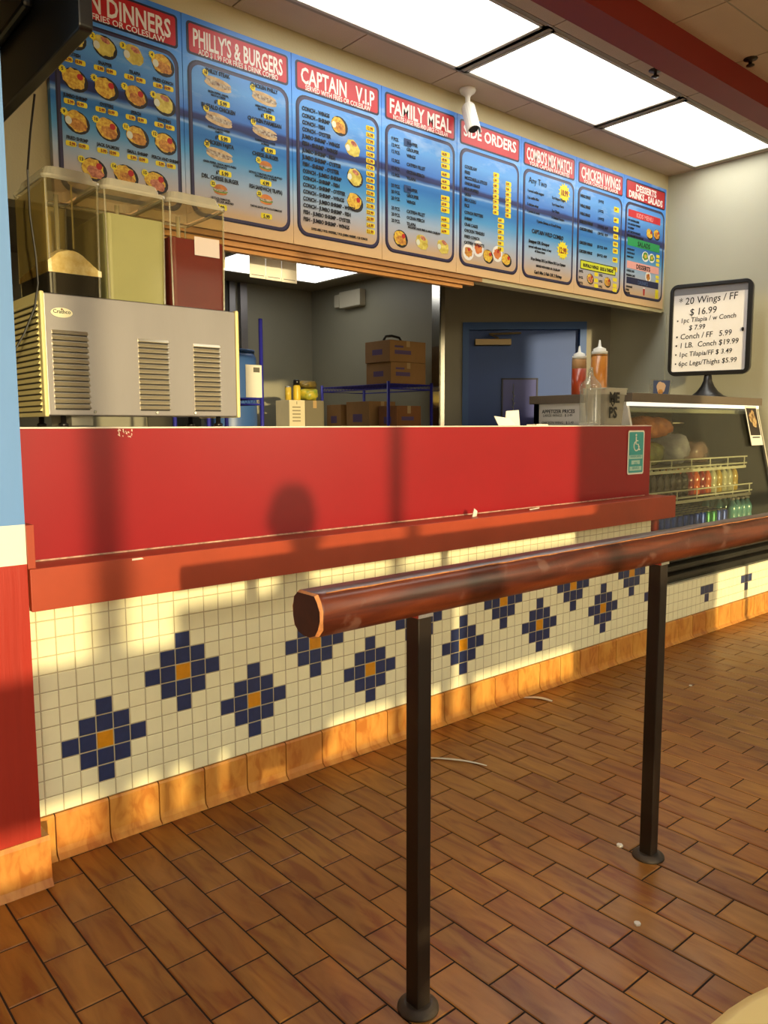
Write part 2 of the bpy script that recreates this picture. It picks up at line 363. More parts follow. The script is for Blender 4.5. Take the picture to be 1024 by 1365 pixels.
# ------------------------------------------------------------------ service counter
ctr = thing('service_counter', 'long red service counter with cream mosaic tile front and orange-brown ledge', 'counter', (0, 0, 0))
CX0, CX1 = -0.232, 3.055
def mosaic(x0, x1, z0, rows, colour, y=0.0, col0=-4):
    mb = MB(); cnt = 0
    mb.box(x0, x1, y+0.0015, y+0.02, z0, z0+rows*P, 3)
    k = col0
    while (k-0.5)*P < x1:
        xa, xb = (k-0.5)*P+0.0016, (k+0.5)*P-0.0016
        xa, xb = max(xa, x0), min(xb, x1)
        if xb-xa > 0.004:
            for r in range(rows):
                za, zb = z0+r*P+0.0016, z0+(r+1)*P-0.0016; c = 0.0016; mi = colour(k, r)
                o = [(xa, y+0.0015, za), (xb, y+0.0015, za), (xb, y+0.0015, zb), (xa, y+0.0015, zb)]
                j = lambda: random.uniform(-0.00025, 0.00025)
                i4 = [(xa+c, y+j(), za+c), (xb-c, y+j(), za+c), (xb-c, y+j(), zb-c), (xa+c, y+j(), zb-c)]
                mb.quad(*i4, mi)
                for q in range(4): mb.quad(o[q], o[(q+1) % 4], i4[(q+1) % 4], i4[q], mi)
        k += 1
    return mb
def flower(k, r):
    for cx, cz in [(10*i, 3) for i in range(0, 8)] + [(5+10*i, 6) for i in range(0, 7)]:
        d = abs(k-cx)+abs(r-cz)
        if d == 0: return 2
        if d <= 2: return 1
    return 0
mosaic(CX0, CX1, ZB, 12, flower).build('tile_front', [creamt, bluet, goldt, groutm], ctr)
def baseboard(name, x0, x1, xj0, parent=None):
    mb = MB(); x = xj0
    while x < x1:
        a, b = max(x+0.002, x0), min(x+0.161-0.002, x1)
        if b-a > 0.01:
            mb.prism([(a, 0.012, 0.0), (a, -0.026, 0.0), (a, -0.0255, 0.003), (a, -0.012, 0.014), (a, -0.009, 0.03), (a, -0.009, 0.128), (a, -0.004, 0.1345), (a, 0.012, 0.1345)], (b-a, 0, 0))
        x += 0.161
    mb.box(x0, x1, 0.0, 0.011, 0.0, 0.134, 1)
    o = mb.build(name, [basem, floorgrout], parent); set_tone(o, 10); return o
baseboard('base_tiles', CX0, CX1, -0.322, ctr)
MB().box(CX0, CX1-0.025, 0.004, 0.10, 0.885, 1.2585).build('red_panel', redp, ctr, bevel=0.002)
MB().box(CX0, CX1-0.02, 0.02, 0.11, 0.10, 0.885).build('core', whitelam, ctr)
MB().box(CX0, CX1-0.02, 0.003, 0.70, 1.2585, 1.2635).build('counter_top', whitelam, ctr, bevel=0.001)
led = MB(); led.box(CX0+0.002, 3.075, -0.130, -0.105, 0.772, 0.888); led.box(CX0+0.002, 3.075, -0.105, 0.003, 0.868, 0.886)
ledge = led.build('ledge', ledgem, ctr, bevel=0.002)
ee = MB(); ee.box(-0.2335, -0.214, -0.128, -0.02, 0.889, 1.006); ee.build('ledge_end_block', ledgem, ctr, bevel=0.001)
MB().box(-0.21, 2.98, -0.001, 0.004, 0.8862, 0.890).build('caulk_line', mat('chipped_caulk', (196, 160, 140), 0.8, var=0.6, vscale=40), ctr)
# worn patches in the laminate edge
ch = MB()
for i in range(26):
    a = random.uniform(0.075, 0.12); z = 1.256-abs(random.gauss(0, 0.014)); w = random.uniform(0.002, 0.006)
    ch.poly([(a, 0.0032, z), (a+w, 0.0032, z-0.003), (a+w*0.7, 0.0032, z+0.003)])
ch.build('scratch', whitelam, ctr)
MB().prism([(0.05, -0.1302, 0.880), (0.085, -0.1302, 0.881), (0.08, -0.1302, 0.886), (0.05, -0.1302, 0.886)], (0, 0.003, 0)).build('chip', whitelam, ctr)
# accessibility sign
sg = thing('accessibility_sign', 'small teal wheelchair sign on the right end of the red panel', 'sign', (2.803, 0.0008, 1.005))
teal = mat('sign_teal', (58, 158, 156), 0.35); signw = mat('sign_white', (232, 232, 218), 0.35)
sgw, sgh = 0.155, 0.232
MB().prism([(x, 0, z) for x, z in rrect(0, sgw, 0, sgh, 0.014)], (0, -0.0015, 0)).build('plate', signw, sg)
MB().prism([(x, -0.0016, z) for x, z in rrect(0.009, sgw-0.009, 0.009, sgh-0.009, 0.008)], (0, -0.0006, 0)).build('teal_field', teal, sg)
ic = MB(); icx, icz = 0.078, 0.150
ring = [(icx+0.025*math.cos(a), -0.0028, icz+0.025*math.sin(a)) for a in [math.radians(120+k*12) for k in range(21)]]
ic.tube(ring, 0.0032, 6)
ic.tube([(icx-0.006, -0.0036, icz+0.048), (icx-0.006, -0.0028, icz+0.01), (icx+0.016, -0.0028, icz+0.008), (icx+0.026, -0.0028, icz-0.022), (icx+0.034, -0.0028, icz-0.019)], 0.0036, 6)
ic.tube([(icx-0.006, -0.0028, icz+0.028), (icx+0.013, -0.0028, icz+0.027)], 0.003, 6)
ic.prism([(icx-0.006+0.0062*math.cos(k*PI/8), -0.0024, icz+0.057+0.0062*math.sin(k*PI/8)) for k in range(16)], (0, -0.002, 0))
ic.build('wheelchair_symbol', signw, sg)
bar = MB(); bar.box(0.012, 0.138, -0.0032, -0.0022, 0.082, 0.102); bar.box(0.035, 0.115, -0.0032, -0.0022, 0.053, 0.074); bar.box(0.018, 0.132, -0.0032, -0.0022, 0.02, 0.042)
bar.build('text_band', mat('sign_pale_teal', (172, 210, 196), 0.4), sg)
text('lettering', 'HANDICAPPED', 0.0165, (0.075, -0.0034, 0.086), teal, sg, align='CENTER', valign='BOTTOM', sxx=0.95)
text('lettering', 'MEAL\nORDER', 0.011, (0.075, -0.0034, 0.066), teal, sg, align='CENTER', sxx=1.1, line=0.8)
text('lettering', 'SERVICE', 0.018, (0.075, -0.0034, 0.024), teal, sg, align='CENTER', valign='BOTTOM')

# tiled kerb under the display case
def tmotif(k, r):
    for c in (71, 81):
        if r == 1 and k == c: return 1
        if r == 2 and abs(k-c) <= 1: return 1
    return 0
kb = thing('tiled_kerb', 'low cream tiled kerb with two small blue motifs below the display case', 'kerb', (0, 0, 0))
mosaic(CX1+0.002, XR, ZB, 4, tmotif, col0=58).build('tile_front', [creamt, bluet, goldt, groutm], kb)
baseboard('base_tiles', CX1+0.002, XR, -0.322+0.161*21, kb)
MB().box(CX1+0.002, XR-0.002, 0.001, 0.85, ZB+4*P, ZB+4*P+0.006).build('top', mat('kerb_top', (206, 204, 178), 0.5), kb)
MB().box(CX1+0.002, XR-0.002, 0.02, 0.85, 0.0, ZB+4*P).build('core', groutm, kb)

# ------------------------------------------------------------------ queue rail
rail = thing('queue_rail', 'heavy worn wooden queue rail on square black steel posts', 'railing', (0.234, -1.14, 0))
wood = bpy.data.materials.new('varnished_rail_wood'); wood.use_nodes = True
n = wood.node_tree.nodes; l = wood.node_tree.links; b = n['Principled BSDF']
t = n.new('ShaderNodeTexCoord'); mp = n.new('ShaderNodeMapping'); mp.inputs['Scale'].default_value = (2.2, 26, 26); l.new(t.outputs['Object'], mp.inputs[0])
nz = n.new('ShaderNodeTexNoise'); nz.inputs['Scale'].default_value = 1.5; nz.inputs['Detail'].default_value = 7; nz.inputs['Distortion'].default_value = 0.6; l.new(mp.outputs[0], nz.inputs[0])
r = n.new('ShaderNodeValToRGB'); l.new(nz.outputs[0], r.inputs[0])
r.color_ramp.elements[0].position = 0.30; r.color_ramp.elements[0].color = (*lin((42, 16, 10)), 1)
r.color_ramp.elements[1].position = 0.75; r.color_ramp.elements[1].color = (*lin((108, 48, 22)), 1)
e = r.color_ramp.elements.new(0.5); e.color = (*lin((74, 28, 15)), 1)
nz2 = n.new('ShaderNodeTexNoise'); nz2.inputs['Scale'].default_value = 14; nz2.inputs['Detail'].default_value = 6; l.new(t.outputs['Object'], nz2.inputs[0])
r2 = n.new('ShaderNodeValToRGB'); l.new(nz2.outputs[0], r2.inputs[0]); r2.color_ramp.elements[0].position = 0.60; r2.color_ramp.elements[0].color = (0, 0, 0, 1); r2.color_ramp.elements[1].position = 0.66; r2.color_ramp.elements[1].color = (1, 1, 1, 1)
mx = n.new('ShaderNodeMix'); mx.data_type = 'RGBA'; l.new(r2.outputs[0], mx.inputs[0]); l.new(r.outputs[0], mx.inputs[6]); mx.inputs[7].default_value = (*lin((98, 62, 52)), 1)
l.new(mx.outputs[2], b.inputs['Base Color']); b.inputs['Roughness'].default_value = 0.36; b.inputs['Coat Weight'].default_value = 0.25; b.inputs['Coat Roughness'].default_value = 0.2
bp = n.new('ShaderNodeBump'); bp.inputs['Strength'].default_value = 0.35; bp.inputs['Distance'].default_value = 0.004; l.new(nz2.outputs[0], bp.inputs['Height']); l.new(bp.outputs[0], b.inputs['Normal'])
endw = mat('rail_end_grain', (58, 24, 14), 0.7, var=0.3, vscale=30); worn = mat('worn_wood_edge', (192, 126, 74), 0.7, var=0.4, vscale=60)
def rprof(x, sc=1.0, jit=0.0):
    out = []
    # flattened top, chamfered upper edge, round front and bottom
    base = [(-0.030, 0.0425), (0.028, 0.0425), (0.040, 0.032), (0.0445, 0.012), (0.0445, -0.008), (0.039, -0.026), (0.026, -0.038), (0.008, -0.0425), (-0.012, -0.0425), (-0.030, -0.036), (-0.041, -0.022), (-0.0455, -0.004), (-0.0445, 0.014), (-0.039, 0.031)]
    for y, z in base:
        out.append((x+random.uniform(-jit, jit), y*sc, 0.9205+z*sc))
    return out
rm = MB(); XA, XB = -0.045-0.234, XR-0.02-0.234
secs = [XA-0.004] + [XA+0.003] + [XA+0.01+0.12*i for i in range(41)]
secs = [s for s in secs if s < XB] + [XB]
np_ = 14
for si, x in enumerate(secs): rm.v += rprof(x, 0.93 if si == 0 else 1.0, 0.002 if si < 2 else 0.0)
for si in range(len(secs)-1):
    for q in range(np_):
        q2 = (q+1) % np_; rm.f.append((si*np_+q, si*np_+q2, (si+1)*np_+q2, (si+1)*np_+q)); rm.m.append(1 if si == 0 else 0); rm.sm.append(si > 0)
ro = rm.build('handrail', [wood, worn], rail)
m2 = MB(); m2.poly(list(reversed(rprof(XA-0.0042, 0.93)))); m2.build('end_grain', endw, rail)
sp = MB(); pts = [(XA+0.02+0.05*i, -0.0305+0.001*math.sin(i*1.7), 0.9632+0.0006*math.sin(i*2.3)) for i in range(94)]
sp.tube(pts, [0.0007+0.0009*abs(math.sin(i*0.9)) for i in range(94)], 5); sp.build('worn_edge', worn, rail)
postm = mat('black_post_paint', (38, 30, 24), 0.42, var=0.25, vscale=12, bump=0.08, bscale=50, spec=0.4); postw = mat('post_foot_wear', (92, 84, 66), 0.8, var=0.4, vscale=50)
for i, px in enumerate((0.0, 0.930, 1.860, 2.790, 3.720)):
    po = MB().box(px-0.019, px+0.019, -0.019, 0.019, 0.0, 0.879).build('post', postm, rail, bevel=0.0025)
    MB().lathe([(0.046, 0.0), (0.045, 0.006), (0.034, 0.012), (0.03, 0.0145)], (px, 0, 0), 28).build('floor_flange', mat('flange_paint', (58, 48, 38), 0.6, var=0.3, vscale=30), po)
    MB().box(px-0.021, px+0.021, -0.021, 0.021, 0.874, 0.882).build('bracket', chrome, po)

# ------------------------------------------------------------------ floor litter
def strip(pts, w, name, label):
    mb = MB(); pts = [Vector(p) for p in pts]
    for i in range(len(pts)-1):
        d0 = (pts[min(i+1, len(pts)-1)]-pts[max(i-1, 0)]).normalized(); d1 = (pts[min(i+2, len(pts)-1)]-pts[i]).normalized()
        n0 = Vector((-d0.y, d0.x, 0))*w*(0.4+0.6*math.sin(PI*(i+0.3)/len(pts))); n1 = Vector((-d1.y, d1.x, 0))*w*(0.4+0.6*math.sin(PI*(i+1.3)/len(pts)))
        mb.prism([pts[i]-n0, pts[i]+n0, pts[i+1]+n1, pts[i+1]-n1], (0, 0, 0.0012))
    return tag(mb.build(name, paper), label, 'litter')
strip([(1.11+0.14*t*1.0+0.03*math.sin(t*2.4), -0.175-0.235*t, 0.0004+0.004*math.sin(t*PI)) for t in [i/12 for i in range(13)]], 0.006, 'straw_wrapper', 'long curved white paper strip on the floor beside the nearer rail post')
strip([(1.955+0.06*t+0.015*math.sin(t*3), -0.02-0.12*t, 0.0004+0.004*math.sin(t*PI)) for t in [i/10 for i in range(11)]], 0.012, 'paper_strip', 'short white paper strip on the floor near the base tiles')
def crumb(x, y, z, s, name, label, m=paper):
    mb = MB(); n = 7; ps = [(x+s*random.uniform(0.6, 1)*math.cos(2*PI*k/n), y+s*random.uniform(0.6, 1)*math.sin(2*PI*k/n), z) for k in range(n)]
    mb.prism(ps, (0, 0, s*0.45)); return tag(mb.build(name, m), label, 'litter')
crumb(1.148, -1.054, 0, 0.012, 'crumb', 'white crumb on the floor just left of the farther rail post')
crumb(0.854, -1.295, 0, 0.010, 'crumb', 'white crumb alone on the open floor between the rail posts')
crumb(2.70, -0.45, 0, 0.010, 'crumb', 'white crumb on the floor in front of the tiled kerb')
sc1 = MB(); sc1.prism([(0, 0, 0), (0.03, 0.004, 0), (0.026, -0.004, 0.022), (0.012, 0.0, 0.034)], (0.002, 0.006, 0)); tag(sc1.build('paper_scrap', paper, loc=(1.545, -0.07, 0.8866)), 'crumpled white paper scrap standing on the ledge, left of the flat one', 'litter')
sc2 = MB(); sc2.prism([(0, 0, 0), (0.055, 0.008, 0.0), (0.06, -0.008, 0.004), (0.01, -0.014, 0.003)], (0, 0, 0.004)); tag(sc2.build('paper_scrap', paper, loc=(1.93, -0.06, 0.8866)), 'flat white paper scrap lying on the ledge, right of the standing one', 'litter')

# ------------------------------------------------------------------ menu boards
def sea_mat(name, gain=1.0):
    m = bpy.data.materials.new(name); m.use_nodes = True; n = m.node_tree.nodes; l = m.node_tree.links; b = n['Principled BSDF']
    g = n.new('ShaderNodeNewGeometry'); s = n.new('ShaderNodeSeparateXYZ'); l.new(g.outputs['Position'], s.inputs[0])
    mp = n.new('ShaderNodeMapping'); mp.inputs['Scale'].default_value = (1.6, 1, 9); l.new(g.outputs['Position'], mp.inputs[0])
    nz = n.new('ShaderNodeTexNoise'); nz.inputs['Scale'].default_value = 1.3; nz.inputs['Detail'].default_value = 6; l.new(mp.outputs[0], nz.inputs[0])
    mr = n.new('ShaderNodeMapRange'); mr.inputs[1].default_value = 2.125; mr.inputs[2].default_value = 2.985; l.new(s.outputs['Z'], mr.inputs[0])
    mu = n.new('ShaderNodeMath'); mu.operation = 'MULTIPLY_ADD'; mu.inputs[1].default_value = 0.07; mu.inputs[2].default_value = -0.035; l.new(nz.outputs[0], mu.inputs[0])
    ad = n.new('ShaderNodeMath'); ad.operation = 'ADD'; l.new(mr.outputs[0], ad.inputs[0]); l.new(mu.outputs[0], ad.inputs[1])
    r = n.new('ShaderNodeValToRGB'); l.new(ad.outputs[0], r.inputs[0]); R = r.color_ramp
    st = [(0.0, (218, 182, 132)), (0.09, (206, 174, 134)), (0.14, (190, 178, 172)), (0.25, (160, 184, 208)), (0.36, (76, 152, 206)), (0.45, (34, 112, 186)), (0.485, (50, 124, 196)), (0.497, (136, 176, 216)), (0.508, (50, 100, 170)), (0.52, (20, 32, 84)), (0.545, (28, 44, 110)), (0.562, (56, 116, 200)), (0.70, (92, 160, 228)), (0.85, (66, 138, 226)), (1.0, (54, 120, 208))]
    while len(R.elements) > 1: R.elements.remove(R.elements[-1])
    R.elements[0].position = 0; R.elements[0].color = (*[v*gain for v in lin(st[0][1])], 1)
    for p_, c in st[1:]:
        e = R.elements.new(p_); e.color = (*[v*gain for v in lin(c)], 1)
    mp2 = n.new('ShaderNodeMapping'); mp2.inputs['Scale'].default_value = (2.2, 1, 6); l.new(g.outputs['Position'], mp2.inputs[0])
    n2 = n.new('ShaderNodeTexNoise'); n2.inputs['Scale'].default_value = 1.7; n2.inputs['Detail'].default_value = 8; n2.inputs['Roughness'].default_value = 0.62; l.new(mp2.outputs[0], n2.inputs[0])
    rc = n.new('ShaderNodeValToRGB'); l.new(n2.outputs[0], rc.inputs[0]); rc.color_ramp.elements[0].position = 0.52; rc.color_ramp.elements[0].color = (0, 0, 0, 1); rc.color_ramp.elements[1].position = 0.75; rc.color_ramp.elements[1].color = (0.6, 0.6, 0.6, 1)
    up_ = n.new('ShaderNodeMapRange'); up_.inputs[1].default_value = 2.62; up_.inputs[2].default_value = 2.70; l.new(s.outputs['Z'], up_.inputs[0])
    ml = n.new('ShaderNodeMath'); ml.operation = 'MULTIPLY'; l.new(rc.outputs[0], ml.inputs[0]); l.new(up_.outputs[0], ml.inputs[1])
    mx = n.new('ShaderNodeMix'); mx.data_type = 'RGBA'; l.new(ml.outputs[0], mx.inputs[0]); l.new(r.outputs[0], mx.inputs[6]); mx.inputs[7].default_value = (*lin((190, 214, 236)), 1)
    l.new(mx.outputs[2], b.inputs['Base Color']); b.inputs['Roughness'].default_value = 0.38
    return m
sea_back = sea_mat('seascape_print', 1.15); sea_panel = sea_mat('seascape_panel_print', 1.0)
frm = [mat('menu_outline_dark', (26, 24, 52), 0.4), mat('menu_outline_mid', (58, 52, 84), 0.4)]
mred = mat('menu_header_red', (192, 30, 38), 0.4, var=0.12, vscale=4); mwhite = mat('menu_white_print', (238, 236, 230), 0.5); mblk = mat('menu_black_print', (14, 14, 24), 0.5)
myel = mat('menu_yellow_print', (240, 222, 30), 0.5); mprice = mat('menu_price_print', (150, 40, 10), 0.5)
fry = mat('print_fries', (244, 214, 70), 0.5, rgb2=(196, 130, 30), vscale=90); fried = mat('print_fried_food', (228, 168, 62), 0.5, rgb2=(160, 84, 24), vscale=80); pinkf = mat('print_shrimp', (226, 150, 110), 0.5, rgb2=(150, 70, 50), vscale=70)
filet = mat('print_fillet', (238, 224, 110), 0.5, rgb2=(188, 160, 40), vscale=30); platem = mat('print_dark_plate', (26, 22, 20), 0.5); sauce = mat('print_ketchup', (190, 30, 20), 0.5); slaw = mat('print_coleslaw', (222, 226, 204), 0.5)
bun = mat('print_bun', (214, 138, 60), 0.5, rgb2=(176, 96, 32), vscale=25); subbun = mat('print_sub_bun', (226, 206, 160), 0.5, rgb2=(190, 150, 96), vscale=25); fill = mat('print_filling', (96, 40, 20), 0.5, rgb2=(220, 210, 180), vscale=80); green = mat('print_lettuce', (96, 150, 50), 0.5); bunred = mat('print_red_bun', (206, 84, 40), 0.5, rgb2=(226, 150, 60), vscale=14)
FOODM = [platem, fry, fried, pinkf, filet, sauce, slaw, bun, subbun, fill, green, bunred, myel, mblk, mwhite]
def ell(mb, cx, cz, a, b, y, mi, ang=0, n=18, jit=0.0, arc=None):
    ps = []
    rg = range(n) if arc is None else range(n+1)
    for k in rg:
        t = 2*PI*k/n if arc is None else arc[0]+(arc[1]-arc[0])*k/n
        q = 1+random.uniform(-jit, jit); u, v = a*q*math.cos(t), b*q*math.sin(t)
        ps.append((cx+u*math.cos(ang)-v*math.sin(ang), y, cz+u*math.sin(ang)+v*math.cos(ang)))
    mb.poly(ps, mi)
def burst(mb, cx, cz, r, y, mi=12, n=12):
    ps = []
    for k in range(2*n): t = PI*k/n; q = r if k % 2 else r*0.72; ps.append((cx+q*math.cos(t), y, cz+q*math.sin(t)))
    mb.poly(ps, mi)
def food(parent, kind, cx, cz, s, num=None):
    mb = MB(); y = -0.0032
    if kind in ('fries', 'fried', 'shrimp', 'fillet', 'mix'):
        if kind != 'fillet' or random.random() < 0.5: ell(mb, cx+0.003, cz-0.003, s, s*0.86, y, 0, -0.3)
        mm = {'fries': 1, 'fried': 2, 'shrimp': 3, 'fillet': 4, 'mix': 2}[kind]
        ell(mb, cx-s*0.05, cz+s*0.02, s*0.86, s*0.72, y-0.0004, 1 if kind != 'fillet' else 4, -0.3, jit=0.12)
        if kind != 'fries': ell(mb, cx+s*0.12, cz-s*0.22, s*0.66, s*0.42, y-0.0008, mm, -0.3, jit=0.12)
        if kind in ('fries', 'shrimp', 'fried'): ell(mb, cx+s*0.42, cz+s*0.25, s*0.24, s*0.24, y-0.0012, 5)
        if kind in ('fillet', 'mix'): ell(mb, cx-s*0.62, cz-s*0.05, s*0.26, s*0.3, y-0.0012, 6)
        if kind == 'fillet': ell(mb, cx+s*0.1, cz+s*0.45, s*0.4, s*0.2, y-0.0012, 3, -0.3, jit=0.1)
    elif kind == 'plate':
        ell(mb, cx, cz, s, s, y, 14); ell(mb, cx, cz, s*0.7, s*0.62, y-0.0004, random.choice((2, 3, 11)), jit=0.15); ell(mb, cx+s*0.1, cz+s*0.3, s*0.2, s*0.2, y-0.0008, 5)
    elif kind == 'sub':
        ell(mb, cx, cz-s*0.10, s, s*0.26, y, 8, -0.10); ell(mb, cx, cz+s*0.04, s*0.97, s*0.20, y-0.0004, 9, -0.10, jit=0.08); ell(mb, cx, cz+s*0.16, s*0.97, s*0.24, y-0.0008, 8, -0.10, arc=(0, PI))
    elif kind in ('burger', 'redburger'):
        k = 7 if kind == 'burger' else 11
        ell(mb, cx, cz-s*0.25, s*0.8, s*0.28, y, k); ell(mb, cx, cz-s*0.08, s*0.9, s*0.22, y-0.0004, 10, jit=0.06); ell(mb, cx, cz, s*0.86, s*0.18, y-0.0008, 9, jit=0.06); ell(mb, cx, cz+s*0.08, s*0.84, s*0.52, y-0.0012, k, arc=(0, PI))
    elif kind == 'cup':
        mb.poly([(cx-s*0.35, y, cz-s), (cx+s*0.35, y, cz-s), (cx+s*0.5, y, cz+s), (cx-s*0.5, y, cz+s)], 5); mb.poly([(cx-s*0.5, y-0.0004, cz+s*0.8), (cx+s*0.5, y-0.0004, cz+s*0.8), (cx+s*0.5, y-0.0004, cz+s*1.1), (cx-s*0.5, y-0.0004, cz+s*1.1)], 14)
    elif kind == 'salad':
        ell(mb, cx, cz, s, s*0.8, y, 14); ell(mb, cx, cz, s*0.8, s*0.6, y-0.0004, 10, jit=0.2); ell(mb, cx, cz+s*0.05, s*0.35, s*0.3, y-0.0008, 1)
    if num is not None: burst(mb, cx-s*0.92, cz+s*0.52, 0.016, y-0.0014)
    o = mb.build('food_picture', FOODM, parent)
    if num is not None: text('number', str(num), 0.017, (cx-s*0.92, y-0.0018, cz+s*0.52), mblk, o, align='CENTER', valign='CENTER', off=0.0006)
    return o
def tx(parent, body, x, z, size, m=None, sxx=0.8, align='LEFT', off=0.0006, name='menu_text', line=1.0):
    return text(name, body, size, (x, -0.0046, z), m or mblk, parent, sxx=sxx, align=align, off=off, line=line)
def pads(parent, rects, m=None):
    mb = MB()
    for x0, x1, z0, z1 in rects: mb.poly([(x, -0.0036, z) for x, z in rrect(x0, x1, z0, z1, min(0.006, (z1-z0)*0.45), 2)])
    return mb.build('price_patch', m or myel, parent)
BW, BH, BX0, BZ0 = 0.5515, 0.86, 0.229, 2.125
def board(i, label, title, sub, title_size=0.10, two=False):
    t = thing('menu_board', label, 'menu board', (BX0+i*BW, 0.90, BZ0), group='menu boards over the counter')
    MB().box(0.001, BW-0.001, 0.0, 0.03, 0.0, BH).build('board', sea_back, t, bevel=0.001)
    x0, x1 = 0.028, BW-0.024
    MB().prism([(x, -0.0002, z) for x, z in rrect(x0-0.006, x1+0.006, 0.706, 0.838, 0.016)], (0, -0.001, 0)).build('header_outline', frm[0], t)
    MB().prism([(x, -0.0012, z) for x, z in rrect(x0+0.004, x1-0.004, 0.715, 0.829, 0.010)], (0, -0.001, 0)).build('header', mred, t)
    MB().prism([(x, -0.0002, z) for x, z in rrect(x0-0.006, x1+0.006, 0.045, 0.690, 0.055)], (0, -0.0008, 0)).build('panel_outline', frm[0], t)
    MB().prism([(x, -0.0010, z) for x, z in rrect(x0+0.001, x1-0.001, 0.052, 0.683, 0.05)], (0, -0.0008, 0)).build('panel_outline', frm[1], t)
    MB().prism([(x, -0.0018, z) for x, z in rrect(x0+0.012, x1-0.012, 0.063, 0.672, 0.045)], (0, -0.0008, 0)).build('panel', sea_panel, t)
    if two:
        for k, s in enumerate(title.split('\n')): fit(t, s, 0.825-k*0.052, 0.062, 0.44-0.0*k)
    else:
        fit(t, title, 0.822, title_size, 0.45)
        if sub: fit(t, sub, 0.740, 0.033, 0.40, 'header_text', 0.0004)
    return t
def fit(parent, s, ztop, size, wmax, name='header_text', off=0.0022):
    o = text(name, s, size, (BW/2, -0.0026, ztop), mwhite, parent, align='CENTER', valign='TOP', off=off)
    w = o.dimensions.x if o.dimensions.x > 0 else 1
    bpy.context.view_layer.update(); xs_ = [v.co.x for v in o.data.vertices]; w = max(xs_)-min(xs_)
    o.scale = (wmax/w if wmax/w < 1.0 else min(1.0, wmax/w), 1, 1); return o

# 1 dinners
b1 = board(0, 'leftmost menu board, headed DINNERS, with many platter pictures, partly behind the black screen', 'MAIN DINNERS', 'WITH FRIES OR COLESLAW')
kinds = ['fillet', 'fillet', 'fillet', 'mix', 'fries', 'fries', 'fried', 'fillet', 'mix', 'fried', 'mix', 'fried', 'shrimp', 'fried', 'shrimp']
nm = ['CATFISH', 'SNAPPER', 'TILAPIA', 'FRIED CONCH', 'JUMBO SHRIMP', 'OYSTERS', 'PERCH', 'WHITING', 'FRIED SHRIMP', 'JACK SALMON', 'SMALL SHRIMP', 'PERCH AND SHRIMP', '', '', '']
for k in range(15):
    if k < 12: cx = 0.095+0.122*(k % 4); cz = 0.625-0.155*(k//4)
    else: cx = 0.155+0.13*(k-12); cz = 0.150
    food(b1, kinds[k], cx, cz, 0.050 if k < 12 else 0.052, k+1)
    if k < 12:
        tx(b1, nm[k], cx, cz-0.058, 0.018, align='CENTER', sxx=0.75)
        pads(b1, [(cx-0.045, cx-0.004, cz-0.098, cz-0.078), (cx+0.004, cx+0.045, cz-0.098, cz-0.078)])
        tx(b1, '5.99 - 10.99', cx, cz-0.081, 0.016, mprice, align='CENTER', name='price_text')
# 2 burgers
b2 = board(1, "menu board headed PHILLY'S & BURGERS with eight sandwich pictures", "PHILLY'S & BURGERS", 'ADD $ 1.99 FOR FRIES & DRINK COMBO')
it = [('PHILLY STEAK', 'CHICKEN PHILLY', 'sub', 'sub'), ('BUFFALO CHICKEN', 'CHICKEN PARMESAN', 'sub', 'sub'), ('CHICKEN FAJITA', 'CHEESE BURGER', 'sub', 'burger'), ('DBL. CHEESE BURGER', 'FISH SANDWICH( TILAPIA)', 'burger', 'redburger')]
ds = [('GREEN PEPPER, ONION,\nMAYO & CHEESE', 'GREEN PEPPER, ONION,\nMAYO & CHEESE'), ('BUFFALO SAUCE, CHEESE\n& MAYO', 'TOMATO SAUCE, CHEESE\n& ONION'), ('GREEN PEPPER, ONION, MAYO, PASTA\n& FAJITA SAUCE', 'LETTUCE, TOMATOES, PICKLES, MUSTARD\nKETCHUP, MAYO & ONION'), ('LETTUCE, TOMATOES,\nPICKLES, KETCHUP, MUSTARD', 'TARTAR SAUCE, LETTUCE & TOMATOES')]
pr = [('6"  5.99', '6"  5.99'), ('6"  5.99', '6"  5.99'), ('6"  5.99', '4.99'), ('5.99', '5.99')]
for r_ in range(4):
    for c_ in range(2):
        cx = 0.165+0.235*c_; cz = 0.610-0.147*r_
        tx(b2, it[r_][c_], cx, cz+0.062, 0.024, align='CENTER', sxx=0.78 if c_ == 0 or r_ < 3 else 0.62)
        food(b2, it[r_][2+c_], cx, cz+0.004, 0.066 if it[r_][2+c_] == 'sub' else 0.040, 16+r_*2+c_)
        tx(b2, ds[r_][c_], cx, cz-0.028, 0.0125, align='CENTER', sxx=0.75, line=0.95, off=0.0003)
        pads(b2, [(cx-0.004 if '6' in pr[r_][c_][:2] and len(pr[r_][c_]) > 5 else cx-0.03, cx+0.056 if len(pr[r_][c_]) > 5 else cx+0.03, cz-0.080, cz-0.056)])
        tx(b2, pr[r_][c_], cx+(0.010 if len(pr[r_][c_]) > 5 else 0), cz-0.060, 0.023, mblk, align='CENTER', sxx=0.85, name='price_text')
